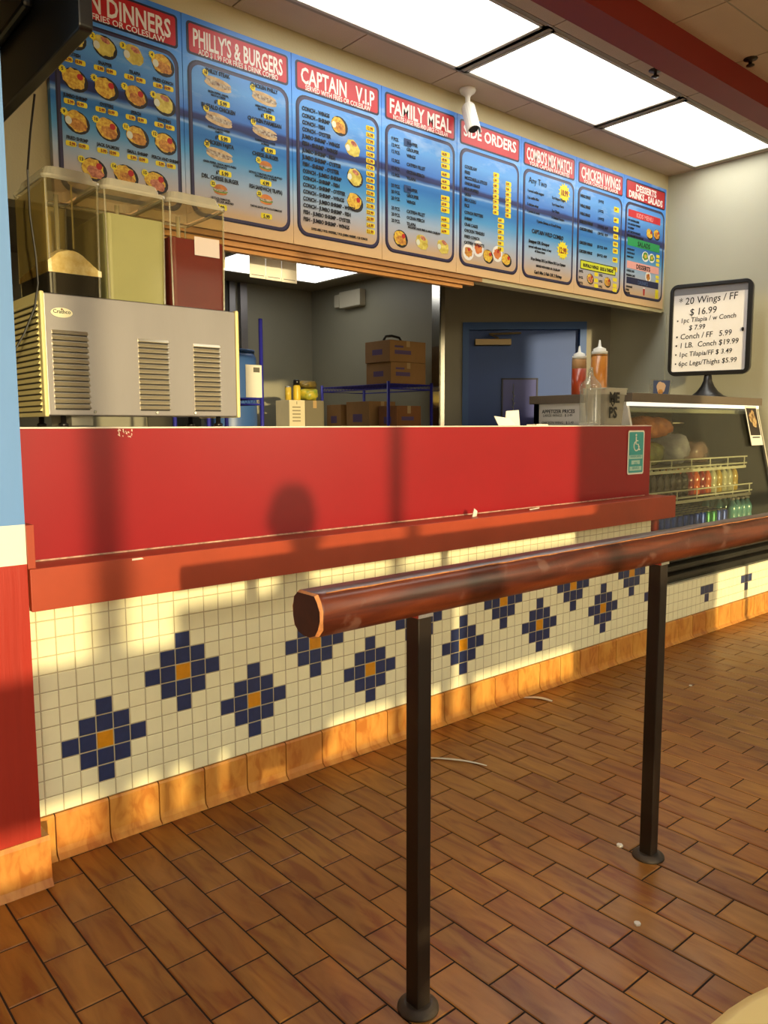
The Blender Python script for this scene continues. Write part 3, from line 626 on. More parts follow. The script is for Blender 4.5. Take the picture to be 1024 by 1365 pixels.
# 3 captain
b3 = board(2, 'menu board headed CAPTAIN V.I.P with four round food pictures down its right half', 'CAPTAIN   V.I.P', 'SERVED WITH FRIES OR COLESLAW')
rows3 = ['CONCH - WINGS', 'CONCH - SHRIMP', 'CONCH - FISH', 'CONCH - OYSTER', 'JUMBO SHRIMP - WINGS', 'FISH - SHRIMP - WINGS', 'JUMBO SHRIMP - FISH', 'JUMBO SHRIMP - OYSTER', 'FISH - SHRIMP - OYSTER', 'CONCH - JUMBO SHRIMP', 'CONCH - SHRIMP - FISH', 'CONCH - SHRIMP - OYSTER', 'CONCH - SHRIMP - WINGS', 'CONCH - JUMBO SHRIMP - WINGS', 'CONCH - JUMBO SHRIMP - FISH', 'FISH - JUMBO SHRIMP - OYSTER', 'FISH - JUMBO SHRIMP - WINGS']
p3 = ['13.99', '16.99', '17.99', '16.99', '14.99', '15.99', '17.99', '16.99', '15.99', '20.99', '22.99', '23.99', '21.99', '23.99', '26.99', '24.99', '21.99']
for k in range(17):
    z = 0.640-0.0315*k
    tx(b3, rows3[k], 0.055, z, 0.0255, sxx=0.80, off=0.0009)
pads(b3, [(0.445, 0.500, 0.637-0.0315*k-0.018, 0.637-0.0315*k+0.005) for k in range(17)])
for k in range(17): tx(b3, p3[k], 0.448, 0.640-0.0315*k, 0.0225, mprice, sxx=0.85, name='price_text')
tx(b3, '2 PCS. FISH, 7 PCS. OYSTERS, 7 PCS. JUMBO SHRIMP, 1 LB CONCH', BW/2, 0.092, 0.0155, align='CENTER', sxx=0.78)
for k, (x, z, kd) in enumerate([(0.275, 0.600, 'mix'), (0.360, 0.510, 'fillet'), (0.370, 0.375, 'fillet'), (0.370, 0.255, 'fries')]): food(b3, kd, x, z, 0.052)
# 4 family
b4 = board(3, 'menu board headed FAMILY MEAL with three food pictures along its bottom', 'FAMILY MEAL', 'INCLUDE LARGE FRIES AND LARGE COLESLAW')
r4 = [('9 PCS.', 'SNAPPER', 0), ('12 PCS.', 'GROUPER', 1), ('12 PCS.', 'WINGS', 2), ('12 PCS.', 'CATFISH FILLET', 3.4), ('12 PCS.', 'OCEAN PERCH', 4.6), ('12 PCS.', 'TILAPIA', 5.6), ('20 PCS.', 'SNAPPER', 7.4), ('20 PCS.', 'GROUPER', 8.4), ('20 PCS.', 'WINGS', 9.4), ('20 PCS.', 'CATFISH FILLET', 11.0), ('20 PCS.', 'OCEAN PERCH', 12.0), ('20 PCS.', 'TILAPIA', 13.0)]
for a, b_, k in r4:
    z = 0.628-0.0315*k; tx(b4, a, 0.062, z, 0.024, sxx=0.8); tx(b4, b_, 0.170, z, 0.024, sxx=0.8)
pads(b4, [(0.425, 0.492, 0.628-0.0315*k-0.022, 0.628-0.0315*k+0.006) for a, b_, k in r4])
for j, (a, b_, k) in enumerate(r4): tx(b4, ['44.99', '49.99', '39.99', '44.99', '44.99', '44.99', '64.99', '69.99', '54.99', '64.99', '64.99', '64.99'][j], 0.431, 0.628-0.0315*k, 0.020, mprice, name='price_text')
mb = MB(); mb.poly([(x, -0.005, z) for x, z in rrect(0.150, 0.200, 0.600, 0.637, 0.002, 1)]); mb.poly([(x, -0.005, z) for x, z in rrect(0.150, 0.200, 0.367, 0.402, 0.002, 1)]); mb.build('blue_patch', mat('menu_navy_patch', (24, 60, 110), 0.5), b4)
tx(b4, 'INCLUDES LARGE FRIES & LARGE COLESLAW', 0.30, 0.198, 0.015, align='CENTER')
for x, kd in ((0.125, 'fried'), (0.285, 'fillet'), (0.445, 'fillet')): food(b4, kd, x, 0.125, 0.052)
# 5 sides
b5 = board(4, 'menu board headed SIDE ORDERS, five small plates at its bottom, behind the white camera', 'SIDE ORDERS', None, 0.085)
r5 = ['COLESLAW', 'FRIES', 'MOZZARELLA STICKS', 'ONION RINGS', 'HUSHPUPPIES', 'OKRA', 'BROCCOLI', 'RICE', 'CONCH FRITTERS', 'SHRIMP', 'CRAB CAKES', 'CHICKEN TENDERS', 'FRIED CONCH', 'CATFISH NUGGETS']
z5 = [0.600-0.030*k for k in range(8)]+[0.352-0.033*k for k in range(6)]
for s_, z in zip(r5, z5): tx(b5, s_, 0.060, z, 0.024, sxx=0.8)
pads(b5, [(0.300, 0.350, z-0.021, z+0.006) for z in z5[:8]]+[(0.410, 0.460, z-0.021, z+0.006) for z in z5[1:8]]+[(0.345, 0.400, z-0.021, z+0.006) for z in z5[8:]])
for j, z in enumerate(z5[:8]): tx(b5, ['1.49', '1.99', '4.99', '2.99', '1.99', '2.99', '3.99', '1.99'][j], 0.303, z, 0.019, mprice, name='price_text')
for j, z in enumerate(z5[1:8]): tx(b5, ['3.99', '7.99', '4.99', '3.49', '4.99', '5.99', '3.49'][j], 0.413, z, 0.019, mprice, name='price_text')
for j, z in enumerate(z5[8:]): tx(b5, ['4.99', '8.99', '5.99', '6.49', '9.99', '5.99'][j], 0.350, z, 0.019, mprice, name='price_text')
for x, z, kd in ((0.095, 0.125, 'plate'), (0.178, 0.155, 'plate'), (0.262, 0.125, 'fries'), (0.345, 0.148, 'plate'), (0.425, 0.125, 'fries')): food(b5, kd, x, z, 0.046)
# 6 combos
b6 = board(5, "menu board headed COMBO'S MIX MATCH with two yellow price bursts", "COMBO'S MIX MATCH", 'YOUR CAPTAIN FAVORITES')
tx(b6, 'Any Two', 0.070, 0.650, 0.052, sxx=0.9, off=0.0)
for k, (a, c) in enumerate([('1 pound catfish nuggets', '2 pc Snapper Finger'), ('2 pc catfish fillet', '2 pc Ocean Perch'), ('5 chicken wings', '2 pc Tilapia'), ('1 pound of conch', '5 Chicken Tenders')]):
    tx(b6, a, 0.060, 0.572-0.040*k, 0.021, sxx=0.8); tx(b6, c, 0.300, 0.572-0.040*k, 0.021, sxx=0.8)
tx(b6, '5 Jumbo Shrimp or 8 Small Shrimp', BW/2, 0.405, 0.022, align='CENTER')
tx(b6, 'CAPTAIN WILD COMBO', BW/2-0.01, 0.345, 0.034, align='CENTER', sxx=0.85, off=0.001)
tx(b6, 'Snapper OR Grouper', 0.080, 0.280, 0.027, sxx=0.85, off=0.001)
tx(b6, 'served with your choice of any\nof these items', 0.190, 0.245, 0.021, align='CENTER', sxx=0.85)
tx(b6, '10 pc Shrimp OR 5 pc Wings OR 5 pc Oysters', BW/2, 0.175, 0.023, align='CENTER', sxx=0.8, off=0.0009)
tx(b6, 'SERVED WITH FRIES OR COLESLAW', BW/2, 0.135, 0.019, align='CENTER', sxx=0.8)
tx(b6, "Can't Mix 2 Fish OR 2 Shrimp", BW/2, 0.100, 0.027, align='CENTER', sxx=0.85, off=0.0009)
mb = MB(); burst(mb, 0.425, 0.610, 0.062, -0.0038, 0, 14); burst(mb, 0.420, 0.255, 0.062, -0.0038, 0, 14); mb.build('price_burst', myel, b6)
tx(b6, '10.99', 0.425, 0.632, 0.050, mprice, align='CENTER', sxx=0.7, off=0.0015, name='price_text'); tx(b6, '12.99', 0.420, 0.277, 0.050, mprice, align='CENTER', sxx=0.7, off=0.0015, name='price_text')
# 7 wings
b7 = board(6, 'menu board headed CHICKEN WINGS with a yellow strip across its lower half', 'CHICKEN WINGS', 'YOUR CHOICE OF FLAVOR')
z7 = [0.640, 0.578, 0.528, 0.478, 0.432, 0.345, 0.290]
for j, z in enumerate(z7):
    tx(b7, ['WING DINGS', 'WING DINGS', 'WING DINGS', 'CHICKEN WINGS', 'CHICKEN WINGS', 'CHICKEN WINGS', 'CHICKEN WINGS'][j], 0.045, z, 0.026, sxx=0.7, off=0.001)
    tx(b7, ['( 3 PCS)', '( 6 PCS)', '( 10 PCS)', '( 15 PCS)  16.99', '( 20 PCS)  19.99', '(25 PCS)  24.99', '(50 PCS)  44.99'][j], 0.245, z, 0.024, sxx=0.75)
zp = [0.620, 0.550, 0.492, 0.440, 0.390, 0.345, 0.285, 0.222]
pads(b7, [(0.430, 0.490, z-0.030, z+0.004) for z in zp])
for j, z in enumerate(zp): tx(b7, ['3.99', '6.99', '9.99', '13.99', '17.99', '21.99', '28.99', '39.99'][j], 0.436, z-0.003, 0.022, mprice, sxx=0.75, name='price_text')
pads(b7, [(0.060, 0.470, 0.165, 0.225)], mat('menu_dark_outline', (60, 66, 20), 0.5)); MB().poly([(x, -0.0040, z) for x, z in rrect(0.066, 0.464, 0.171, 0.219, 0.006)])
mb = MB(); mb.poly([(x, -0.0040, z) for x, z in rrect(0.066, 0.464, 0.171, 0.219, 0.006)]); mb.build('yellow_strip', mat('menu_strip_yellow', (214, 222, 40), 0.5), b7)
tx(b7, 'BUFFALO WINGS   LEGS & THIGHS', BW/2-0.01, 0.207, 0.030, align='CENTER', sxx=0.75, off=0.001)
food(b7, 'shrimp', 0.175, 0.115, 0.040); food(b7, 'fried', 0.375, 0.115, 0.040)
for j, z in enumerate((0.160, 0.120, 0.085)):
    tx(b7, ['10 PCS.', '20 PCS.', '50 PCS.'][j], 0.045, z, 0.022, sxx=0.7); tx(b7, ['2 PCS.', '3 PCS.', '4 PCS.'][j], 0.275, z, 0.022, sxx=0.7)
pads(b7, [(0.222, 0.265, z-0.022, z+0.003) for z in (0.160, 0.120, 0.085)]+[(0.440, 0.490, z-0.022, z+0.003) for z in (0.150, 0.110, 0.080)])
# 8 desserts
b8 = board(7, 'rightmost menu board headed DESSERTS DRINKS - SALADS with red, green and pink strips', 'DESSERTS\nDRINKS - SALADS', None, two=True)
def strip8(z0, z1, rgb, s, tc, nm_):
    mb = MB(); mb.poly([(x, -0.0038, z) for x, z in rrect(0.055, 0.475, z0, z1, 0.004, 2)]); mb.build('strip', mat(nm_, rgb, 0.5), b8)
    tx(b8, s, 0.265, z1-0.008, (z1-z0)*0.85, tc, align='CENTER', sxx=1.0, off=0.001)
strip8(0.590, 0.640, (200, 40, 50), 'KIDS MENU', mat('menu_pink_print', (240, 150, 150), 0.5), 'strip_red')
strip8(0.395, 0.450, (30, 150, 80), 'SALADS', mat('menu_dark_green', (10, 60, 40), 0.5), 'strip_green')
strip8(0.240, 0.290, (236, 170, 160), 'DESSERTS', mblk, 'strip_pink')
strip8(0.135, 0.180, (26, 30, 70), 'DRINKS', mat('menu_slate', (70, 90, 130), 0.5), 'strip_navy')
for k, s_ in enumerate(['1 PC CHICKEN & FRIES', '2 PC CHICKEN TENDERS', '1 PC SHRIMP', '4 PC CHICKEN NUGGETS', 'INCLUDES FRIES OR COLESLAW']): tx(b8, s_, 0.050, 0.575-0.026*k, 0.019, sxx=0.75)
for k, s_ in enumerate(['GARDEN SALAD', 'CHICKEN SALAD', 'SHRIMP SALAD']): tx(b8, s_, 0.050, 0.378-0.026*k, 0.017, sxx=0.75)
tx(b8, 'CHEESE CAKE', 0.050, 0.232, 0.020, sxx=0.8); tx(b8, 'BANANA CAKE', 0.050, 0.202, 0.020, sxx=0.8)
for k, s_ in enumerate(['LEMONADE', 'SODA', 'WATER']): tx(b8, s_, 0.050, 0.122-0.022*k, 0.019, sxx=0.8)
food(b8, 'fries', 0.335, 0.510, 0.044); food(b8, 'fried', 0.430, 0.520, 0.044); food(b8, 'salad', 0.290, 0.345, 0.045); food(b8, 'salad', 0.375, 0.345, 0.040); food(b8, 'plate', 0.335, 0.208, 0.038); food(b8, 'cup', 0.285, 0.098, 0.026)
pads(b8, [(0.435, 0.480, z-0.022, z) for z in (0.380, 0.350, 0.320, 0.232, 0.204, 0.130, 0.108, 0.088)])
# slim wooden track under the boards
tr = thing('wooden_track', 'light brown stacked wooden sliding track under the left menu boards', 'rail', (0, 0, 0))
tkm = mat('light_track_wood', (178, 128, 76), 0.55, var=0.12, vscale=5, stretch=(0.3, 1, 4))
B(0.50, 2.66, 0.905, 0.932, 2.098, 2.122).build('upper_slat', tkm, tr, bevel=0.002); B(0.45, 2.60, 0.915, 0.950, 2.072, 2.094).build('middle_slat', tkm, tr, bevel=0.002); B(0.45, 2.52, 0.93, 0.965, 2.052, 2.069).build('lower_slat', tkm, tr, bevel=0.002)
ex = MB(); ex.box(2.66, 4.64, 0.905, 0.935, 2.098, 2.122); tag(ex.build('board_edge_strip', mat('cream_edge', (196, 184, 140), 0.5)), 'long cream strip under the right-hand menu boards', 'trim')
# camera on the ceiling
cc = thing('security_camera', 'white bullet security camera hanging from the ceiling before the side orders board', 'camera', (2.455, 0.84, HC))
MB().lathe([(0.045, -0.001), (0.046, -0.010), (0.040, -0.022), (0.022, -0.034), (0.014, -0.045), (0.013, -0.095), (0.016, -0.105)], n=24).build('mount', whitep, cc)
axis = Vector((-0.09, -0.15, -0.24)).normalized(); s0 = Vector((0.004, 0.0, -0.100))
bd = MB(); bd.tube([s0, s0+axis*0.012, s0+axis*0.17], [0.020, 0.031, 0.031], 24); bd.build('body', whitep, cc)
hd = MB(); u_ = axis.cross(Vector((0, 0, 1))).normalized(); w_ = u_.cross(axis).normalized()
prof = [(0.038*math.cos(math.radians(a)), 0.040*math.sin(math.radians(a))) for a in range(-20, 201, 20)]
inn = [(0.034*math.cos(math.radians(a)), 0.036*math.sin(math.radians(a))) for a in range(200, -21, -20)]
sgn = 1 if (w_.z > 0) else -1
hd.prism([s0+axis*0.004+u_*a+w_*sgn*b_ for a, b_ in prof+inn], axis*0.205, smooth=False); hd.build('hood', whitep, cc, bevel=0.001)
MB().tube([s0+axis*0.168, s0+axis*0.176], [0.029, 0.029], 24).build('lens', black, cc)
# sprinkler heads
for x, y, z, lb in ((3.03, 0.05, HC, 'small dark sprinkler head on the ceiling between the light panel and the red beam'), (3.28, -0.33, HC, 'small dark sprinkler head on the ceiling just in front of the red beam'), (2.99, 2.93, HK, 'small dark sprinkler head on the kitchen ceiling beside the light panel')):
    s_ = MB().lathe([(0.035, 0), (0.033, -0.006), (0.01, -0.008), (0.008, -0.03), (0.02, -0.032), (0.02, -0.036), (0.004, -0.038)], (0, 0, 0), 16)
    tag(s_.build('fire_sprinkler', mat('dark_bronze', (52, 42, 32), 0.4, metal=0.6), loc=(x, y, z)), lb, 'sprinkler')
# television seen from behind on the left
tv = thing('television', 'black television hanging at the top left corner beside the blue pillar', 'television', (-0.118, -0.03, 2.2))
tvb = MB(); tvb.prism([(0.0, y, z) for y, z in rrect(-0.31, 0.62, 0.0, 0.56, 0.012)], (0.035, 0, 0)); tvb.build('screen_body', black, tv, bevel=0.004)
MB().box(-0.028, 0.0, 0.0, 0.35, 0.16, 0.42).build('rear_housing', black, tv, bevel=0.01); MB().box(-0.05, -0.026, 0.14, 0.2, 0.25, 0.33).box(-0.05, -0.03, 0.14, 0.2, 0.33, 0.9).build('bracket', black, tv)
MB().box(0.0352, 0.0360, -0.295, 0.605, 0.015, 0.545).build('screen', mat('tv_glass', (6, 6, 8), 0.08), tv)
cab = MB(); pts = [(-0.075, 0.13, 2.205), (-0.07, 0.2, 2.12), (-0.066, 0.255, 2.03), (-0.064, 0.26, 1.90), (-0.052, 0.262, 1.78), (-0.050, 0.262, 1.70), (-0.062, 0.262, 1.63), (-0.098, 0.262, 1.545), (-0.13, 0.262, 1.49), (-0.16, 0.29, 1.40), (-0.17, 0.33, 1.30), (-0.165, 0.36, 1.268)]
cab.tube(pts, 0.0032, 6); tag(cab.build('power_cord', black), 'thin black cord hanging from the television past the drink dispenser', 'cord')

# ------------------------------------------------------------------ drink dispenser
D0, D1, DY, DZ, DT = -0.036, 0.668, 0.300, 1.300, 1.682
dd = thing('drink_dispenser', 'stainless steel cold drink dispenser with louvred panels and cream ends on the counter', 'drink dispenser', (D0, DY, 1.2638))
W_ = D1-D0; z0 = DZ-1.2635; z1 = DT-1.2635
MB().box(0.012, W_-0.012, 0.0, 0.30, z0, z1).build('body', steel, dd, bevel=0.003)
cream = mat('cream_end_panel', (214, 200, 140), 0.45)
def louvres(mb, x0, x1, zt, zb, n, y, face='y', mi=0):
    for k in range(n):
        z = zt-(zt-zb)*k/(n-1); h = (zt-zb)/(n-1)*0.32
        if face == 'y': mb.prism([(x0, y, z+h), (x0, y-0.008, z-h*0.7), (x0, y-0.006, z-h), (x0, y, z-h)], (x1-x0, 0, 0), mi)
        else: mb.prism([(y, x0, z+h), (y-0.008, x0, z-h*0.7), (y-0.006, x0, z-h), (y, x0, z-h)], (0, x1-x0, 0), mi)
steelb = mat('louvre_steel', (200, 192, 170), 0.3, metal=0.8)
slot = mat('vent_slot_dark', (34, 30, 24), 0.6)
for (xa, xb, zt) in ((0.032, 0.145, 0.300), (0.315, 0.425, 0.292), (0.520, 0.625, 0.288)):
    lv = MB(); louvres(lv, xa, xb, zt, z0+0.028, 14, 0.0); lo = lv.build('louvre', steelb, dd); 
    so = MB()
    for k in range(14):
        z = zt-(zt-z0-0.028)*k/13; so.box(xa+0.002, xb-0.002, -0.0012, 0.001, z-0.0105, z-0.0055)
        so.lathe([(0.0, -0.003), (0.0048, 0.0), (0.0, 0.003)], (xb, -0.002, z-0.004), 8, 1)
    so.build('slot', [slot, chrome], lo)
for s_ in (0, 1):
    xa = 0.0 if s_ == 0 else W_-0.012
    ep = MB().box(xa, xa+0.013, -0.004, 0.305, z0-0.004, z1+0.004).build('end_panel', cream, dd, bevel=0.004)
    lv = MB(); so = MB()
    for k in range(19):
        z = z1-0.03-(z1-z0-0.05)*k/18
        x_ = xa if s_ == 0 else xa+0.013; sg_ = -1 if s_ == 0 else 1
        lv.prism([(x_, 0.02, z+0.005), (x_+sg_*0.007, 0.02, z-0.004), (x_+sg_*0.006, 0.02, z-0.006), (x_, 0.02, z-0.006)], (0, 0.27, 0), 0)
        so.box(min(x_, x_+sg_*0.001), max(x_, x_+sg_*0.001), 0.025, 0.285, z-0.0105, z-0.006)
    lv.build('louvre', cream, ep); so.build('slot', slot, ep)
bg = MB(); bg.prism([(0.066+0.034*math.cos(t_*PI/12), -0.0005, 0.360+0.0155*math.sin(t_*PI/12)) for t_ in range(24)], (0, -0.002, 0)); bg = bg.build('badge', mat('badge_ivory', (224, 220, 186), 0.4), dd)
text('badge_text', 'Crathco', 0.0165, (0.066, -0.0028, 0.3545), mat('badge_ink', (50, 50, 40), 0.5), bg, align='CENTER', valign='BOTTOM', off=0.0003)
MB().prism([(0.066, -0.0028, 0.3745), (0.070, -0.0028, 0.370), (0.066, -0.0028, 0.367), (0.062, -0.0028, 0.370)], (0, -0.0003, 0)).build('badge_mark', mat('badge_maroon', (110, 50, 30), 0.5), bg)
for x in (0.16, 0.375, 0.52): MB().tube([(x, 0, z0+0.012), (x, -0.004, z0+0.012)], [0.0055, 0.004], 10).build('screw', chrome, dd)
for x, y in ((0.07, 0.04), (W_-0.07, 0.04), (0.07, 0.26), (W_-0.07, 0.26)): MB().lathe([(0.016, 0.0005), (0.016, 0.01), (0.009, 0.014), (0.009, z0+0.002)], (x, y, 0), 14).build('foot', black, dd)
MB().box(0.10, 0.17, 0.05, 0.25, 0.004, z0).build('drain_box', mat('grey_drain', (150, 146, 130), 0.5), dd)
pl = clear_mat('clear_tank_plastic', (236, 230, 206), 0.015, 0.06, 0.08); lidm = clear_mat('clear_lid_plastic', (222, 218, 202), 0.30, 0.3, 0.10)
lemon = mat('lemonade', (158, 164, 140), 0.35, var=0.05, vscale=6, spec=0.25); cola = mat('cola', (22, 12, 8), 0.35, spec=0.2); punch = mat('red_punch', (98, 12, 18), 0.35, spec=0.2, var=0.1, vscale=5); foam = mat('cola_foam', (240, 230, 196), 0.8, rgb2=(216, 192, 140), vscale=40, bump=0.3, bscale=120); residue = None
def frustum(mb, x0, x1, y0, y1, z0, z1, tp, mi=0, r=0.02, caps=(1, 1)):
    """rounded-corner box, larger at the top by tp"""
    a = rrect(x0+tp, x1-tp, y0+tp, y1-tp, r, 4); b_ = rrect(x0, x1, y0, y1, r, 4); n = len(a); i = len(mb.v)
    mb.v += [(x, y, z0) for x, y in a]+[(x, y, z1) for x, y in b_]
    for k in range(n): k2 = (k+1) % n; mb.f.append((i+k, i+k2, i+n+k2, i+n+k)); mb.m.append(mi); mb.sm.append(False)
    if caps[0]: mb.f.append(tuple(range(i+n-1, i-1, -1))); mb.m.append(mi); mb.sm.append(False)
    if caps[1]: mb.f.append(tuple(range(i+n, i+2*n))); mb.m.append(mi); mb.sm.append(False)
    return mb
TY0, TY1 = 0.335, 0.65
for k, (xa, xb, liq, fl, zt, lb) in enumerate([(0.004, 0.184, cola, 1.755, 2.045, 'clear drink tank nearest the pillar, holding foamy dark cola'), (0.193, 0.414, lemon, 1.968, 2.045, 'middle clear drink tank full of pale lemonade'), (0.423, 0.648, punch, 1.925, 2.045, 'clear drink tank of red punch, farthest from the pillar')]):
    t = thing('drink_tank', lb, 'drink tank', (xa, TY0, DT+0.0045), group='drink tanks on the dispenser')
    w = xb-xa; h = zt-DT-0.004; d = TY1-TY0
    frustum(MB(), 0, w, 0, d, 0.0, h, 0.004, caps=(1, 0)).build('tank', pl, t)
    rim = MB()
    rim.tube([(x, y, h) for x, y in rrect(0.0, w, 0.0, d, 0.022, 4)]+[(w, d-0.022, h)], 0.003, 6); rim.build('rim', lidm, t)
    lid = MB(); frustum(lid, -0.003, w+0.003, -0.003, d+0.003, h+0.002, h+0.010, 0.0, caps=(0, 0)); frustum(lid, 0.016, w-0.016, 0.016, d-0.016, h+0.010, h+0.040, -0.010, caps=(0, 1), r=0.03); lid.build('lid', lidm, t)
    lh = fl-DT-0.004; q = 0.004*(1-lh/h)
    lm = MB(); frustum(lm, 0.003+q, w-0.003-q, 0.003+q, d-0.003-q, 0.003, lh, 0.004*lh/h); lm.build('drink', liq, t)
    ce = MB()
    for x_, y_ in ((0.008, 0.008), (w-0.008, 0.008), (0.008, d-0.008), (w-0.008, d-0.008)): ce.tube([(x_+(0.004 if x_ < w/2 else -0.004), y_, 0.004), (x_, y_, h)], 0.0035, 6)
    ce.build('corner_highlight', clear_mat('clear_corner_plastic', (240, 238, 226), 0.18, 0.9, 0.12), t)  # pale corner tubes added to imitate highlights along the tank edges
    MB().tube([(w*0.5, d*0.5, lh*0.2), (w*0.5, d*0.5, h*0.98)], [0.008, 0.008], 10).build('spray_tube', lidm, t)
    if k == 0:
        MB().box(w*0.30, w-0.0045, d-0.006, d-0.005, lh, h-0.01).box(0.0045, 0.0055, 0.0065, d-0.006, lh, h-0.01).box(w*0.47, w*0.50, 0.0045, 0.0050, lh+0.08, h-0.01).build('oily_film', clear_mat('oily_film', (214, 200, 140), 0.40, 0.3, 0.15), t)
        fm = MB(); n = 20
        NX, NY = 26, 30
        for iy in range(NY+1):
            for ix in range(NX+1):
                u_f, v_f = ix/NX, iy/NY; hx_ = math.exp(-(abs(u_f-0.42)/0.42)**2.6)*math.exp(-((v_f-0.25)/0.6)**2)
                fm.v.append((0.0045+u_f*(w-0.009), 0.0045+v_f*(d-0.009), lh+0.012+0.072*hx_+random.uniform(-0.0015, 0.0015)))
        for iy in range(NY):
            for ix in range(NX): a_ = iy*(NX+1)+ix; fm.f.append((a_, a_+1, a_+NX+2, a_+NX+1)); fm.m.append(0); fm.sm.append(True)
        for ix in range(NX):
            p, q_ = fm.v[ix], fm.v[ix+1]; fm.quad((p[0], p[1], lh+0.0003), (q_[0], q_[1], lh+0.0003), q_, p)
            p, q_ = fm.v[NY*(NX+1)+ix], fm.v[NY*(NX+1)+ix+1]; fm.quad((q_[0], q_[1], lh+0.0003), (p[0], p[1], lh+0.0003), p, q_)
        for iy in range(NY):
            p, q_ = fm.v[iy*(NX+1)], fm.v[(iy+1)*(NX+1)]; fm.quad((q_[0], q_[1], lh+0.0003), (p[0], p[1], lh+0.0003), p, q_)
            p, q_ = fm.v[iy*(NX+1)+NX], fm.v[(iy+1)*(NX+1)+NX]; fm.quad((p[0], p[1], lh+0.0003), (q_[0], q_[1], lh+0.0003), q_, p)
        fo = fm.build('foam', foam, t)
    if k == 2:
        MB().box(w*0.42, w*0.86, -0.0022, -0.0014, h*0.52, h*0.70).build('front_patch', clear_mat('clear_patch', (236, 226, 226), 0.5, 0.3), t)  # pale half-clear rectangle on the tank front

# ------------------------------------------------------------------ refrigerated display case
KZ = ZB+4*P+0.006
dc = thing('display_case', 'tall glass-fronted refrigerated display case with slanted glass at the end of the counter', 'display case', (0, 0, KZ))
DX0, DX1 = 3.075, 4.675; CT = 1.395-KZ; TOPZ = 1.445-KZ
casem = mat('case_dark_metal', (44, 42, 38), 0.45, metal=0.3, var=0.1); caseg = mat('case_grey_panel', (206, 202, 194), 0.5); topm = mat('case_top_brown', (104, 92, 78), 0.5, var=0.08); inn = mat('case_inner_grey', (112, 108, 94), 0.45, metal=0.3); trimw = mat('case_pale_trim', (206, 200, 182), 0.4)
ZG = 0.58-KZ
MB().box(DX0, DX1, 0.03, 0.84, 0.0006, ZG).build('base', casem, dc)
gr = MB()
for k in range(4): gr.prism([(DX0, 0.03, 0.02+k*0.055), (DX0, 0.004, 0.03+k*0.055), (DX0, 0.004, 0.048+k*0.055), (DX0, 0.03, 0.066+k*0.055)], (DX1-DX0, 0, 0))
gr.build('grille', black, dc)
MB().box(DX0, DX1, 0.12, 0.84, ZG, ZG+0.02).build('deck', inn, dc)
MB().box(DX0, DX1, 0.80, 0.84, ZG, CT).build('back_panel', inn, dc)
def yfr(z): return 0.0+0.19*(z-ZG)/(CT-ZG)
for x0, x1, nm_, mm in ((DX0, DX0+0.02, 'end_panel', caseg), (DX1-0.02, DX1, 'end_panel', casem)):
    MB().prism([(x0, yfr(ZG)+0.0, ZG), (x0, yfr(CT), CT), (x0, 0.84, CT), (x0, 0.84, ZG)], (x1-x0, 0, 0)).build(nm_, mm, dc)
MB().box(DX0-0.012, DX1, 0.145, 0.87, CT, TOPZ).build('top', topm, dc, bevel=0.003)
MB().box(DX0+0.0, DX1, 0.168, 0.19, CT-0.022, CT-0.001).build('light_rail', mat('case_light_strip', (232, 230, 214), 0.4, emit=(1.0, 0.95, 0.82), estr=0.7), dc)
MB().box(DX0+0.02, DX1-0.02, 0.24, 0.30, CT-0.055, CT-0.030).build('inner_rail', mat('inner_rail_grey', (150, 152, 136), 0.5), dc)
MB().box(DX0+0.02, DX1-0.02, 0.70, 0.80, CT-0.12, CT-0.112).build('inner_rail', trimw, dc)
gq = MB(); gq.prism([(DX0+0.02, yfr(ZG), ZG), (DX0+0.02, yfr(CT), CT-0.02), (DX0+0.02, yfr(CT)-0.006, CT-0.02), (DX0+0.02, yfr(ZG)-0.006, ZG)], (DX1-DX0-0.06, 0, 0))
gq.build('front_glass', clear_mat('case_glass', (240, 240, 228), 0.012, 0.10, 0.04), dc)
fr_ = MB(); fr_.prism([(DX1-0.04, yfr(ZG)-0.012, ZG), (DX1-0.04, yfr(CT)-0.012, CT), (DX1-0.04, yfr(CT)+0.01, CT), (DX1-0.04, yfr(ZG)+0.01, ZG)], (0.028, 0, 0)); fr_.build('glass_frame', casem, dc)
fr_ = MB(); fr_.prism([(DX1-0.012, yfr(ZG)-0.014, ZG), (DX1-0.012, yfr(CT)-0.014, CT), (DX1-0.012, yfr(CT)-0.002, CT), (DX1-0.012, yfr(ZG)-0.002, ZG)], (0.012, 0, 0)); fr_.build('glass_frame_edge', trimw, dc)
wire = mat('shelf_white_wire', (206, 206, 190), 0.4)
SH = (1.005, 0.820)
for zs in SH:
    z = zs-KZ; y0 = yfr(z)+0.10
    sh = MB().box(DX0+0.025, DX1-0.07, y0+0.01, 0.78, z-0.008, z).build('shelf', inn, dc)
    w_ = MB()
    for dz in (0.0, 0.045): w_.tube([(DX0+0.03, y0, z+dz), (DX1-0.075, y0, z+dz)], 0.005, 6)
    w_.box(DX0+0.03, DX1-0.09, y0-0.004, y0+0.0, z-0.034, z-0.016)
    for k in range(7): x = DX0+0.05+k*0.24; w_.tube([(x, y0, z-0.02), (x, y0, z+0.047)], 0.004, 6)
    w_.build('wire_rail', wire, sh)
text('price_notice', 'APPETIZER PRICES', 0.030, (3.0745, 0.655, 1.362-KZ), mblk, dc, rz=-PI/2, align='CENTER', off=0.0006)
text('price_notice', 'LARGE WINGS   $ 3.49\n\nCHICKEN WING   $ 5.49\n\nLG SHRIMP   $ 2.99', 0.022, (3.0745, 0.66, 1.335-KZ), mblk, dc, rz=-PI/2, align='CENTER')
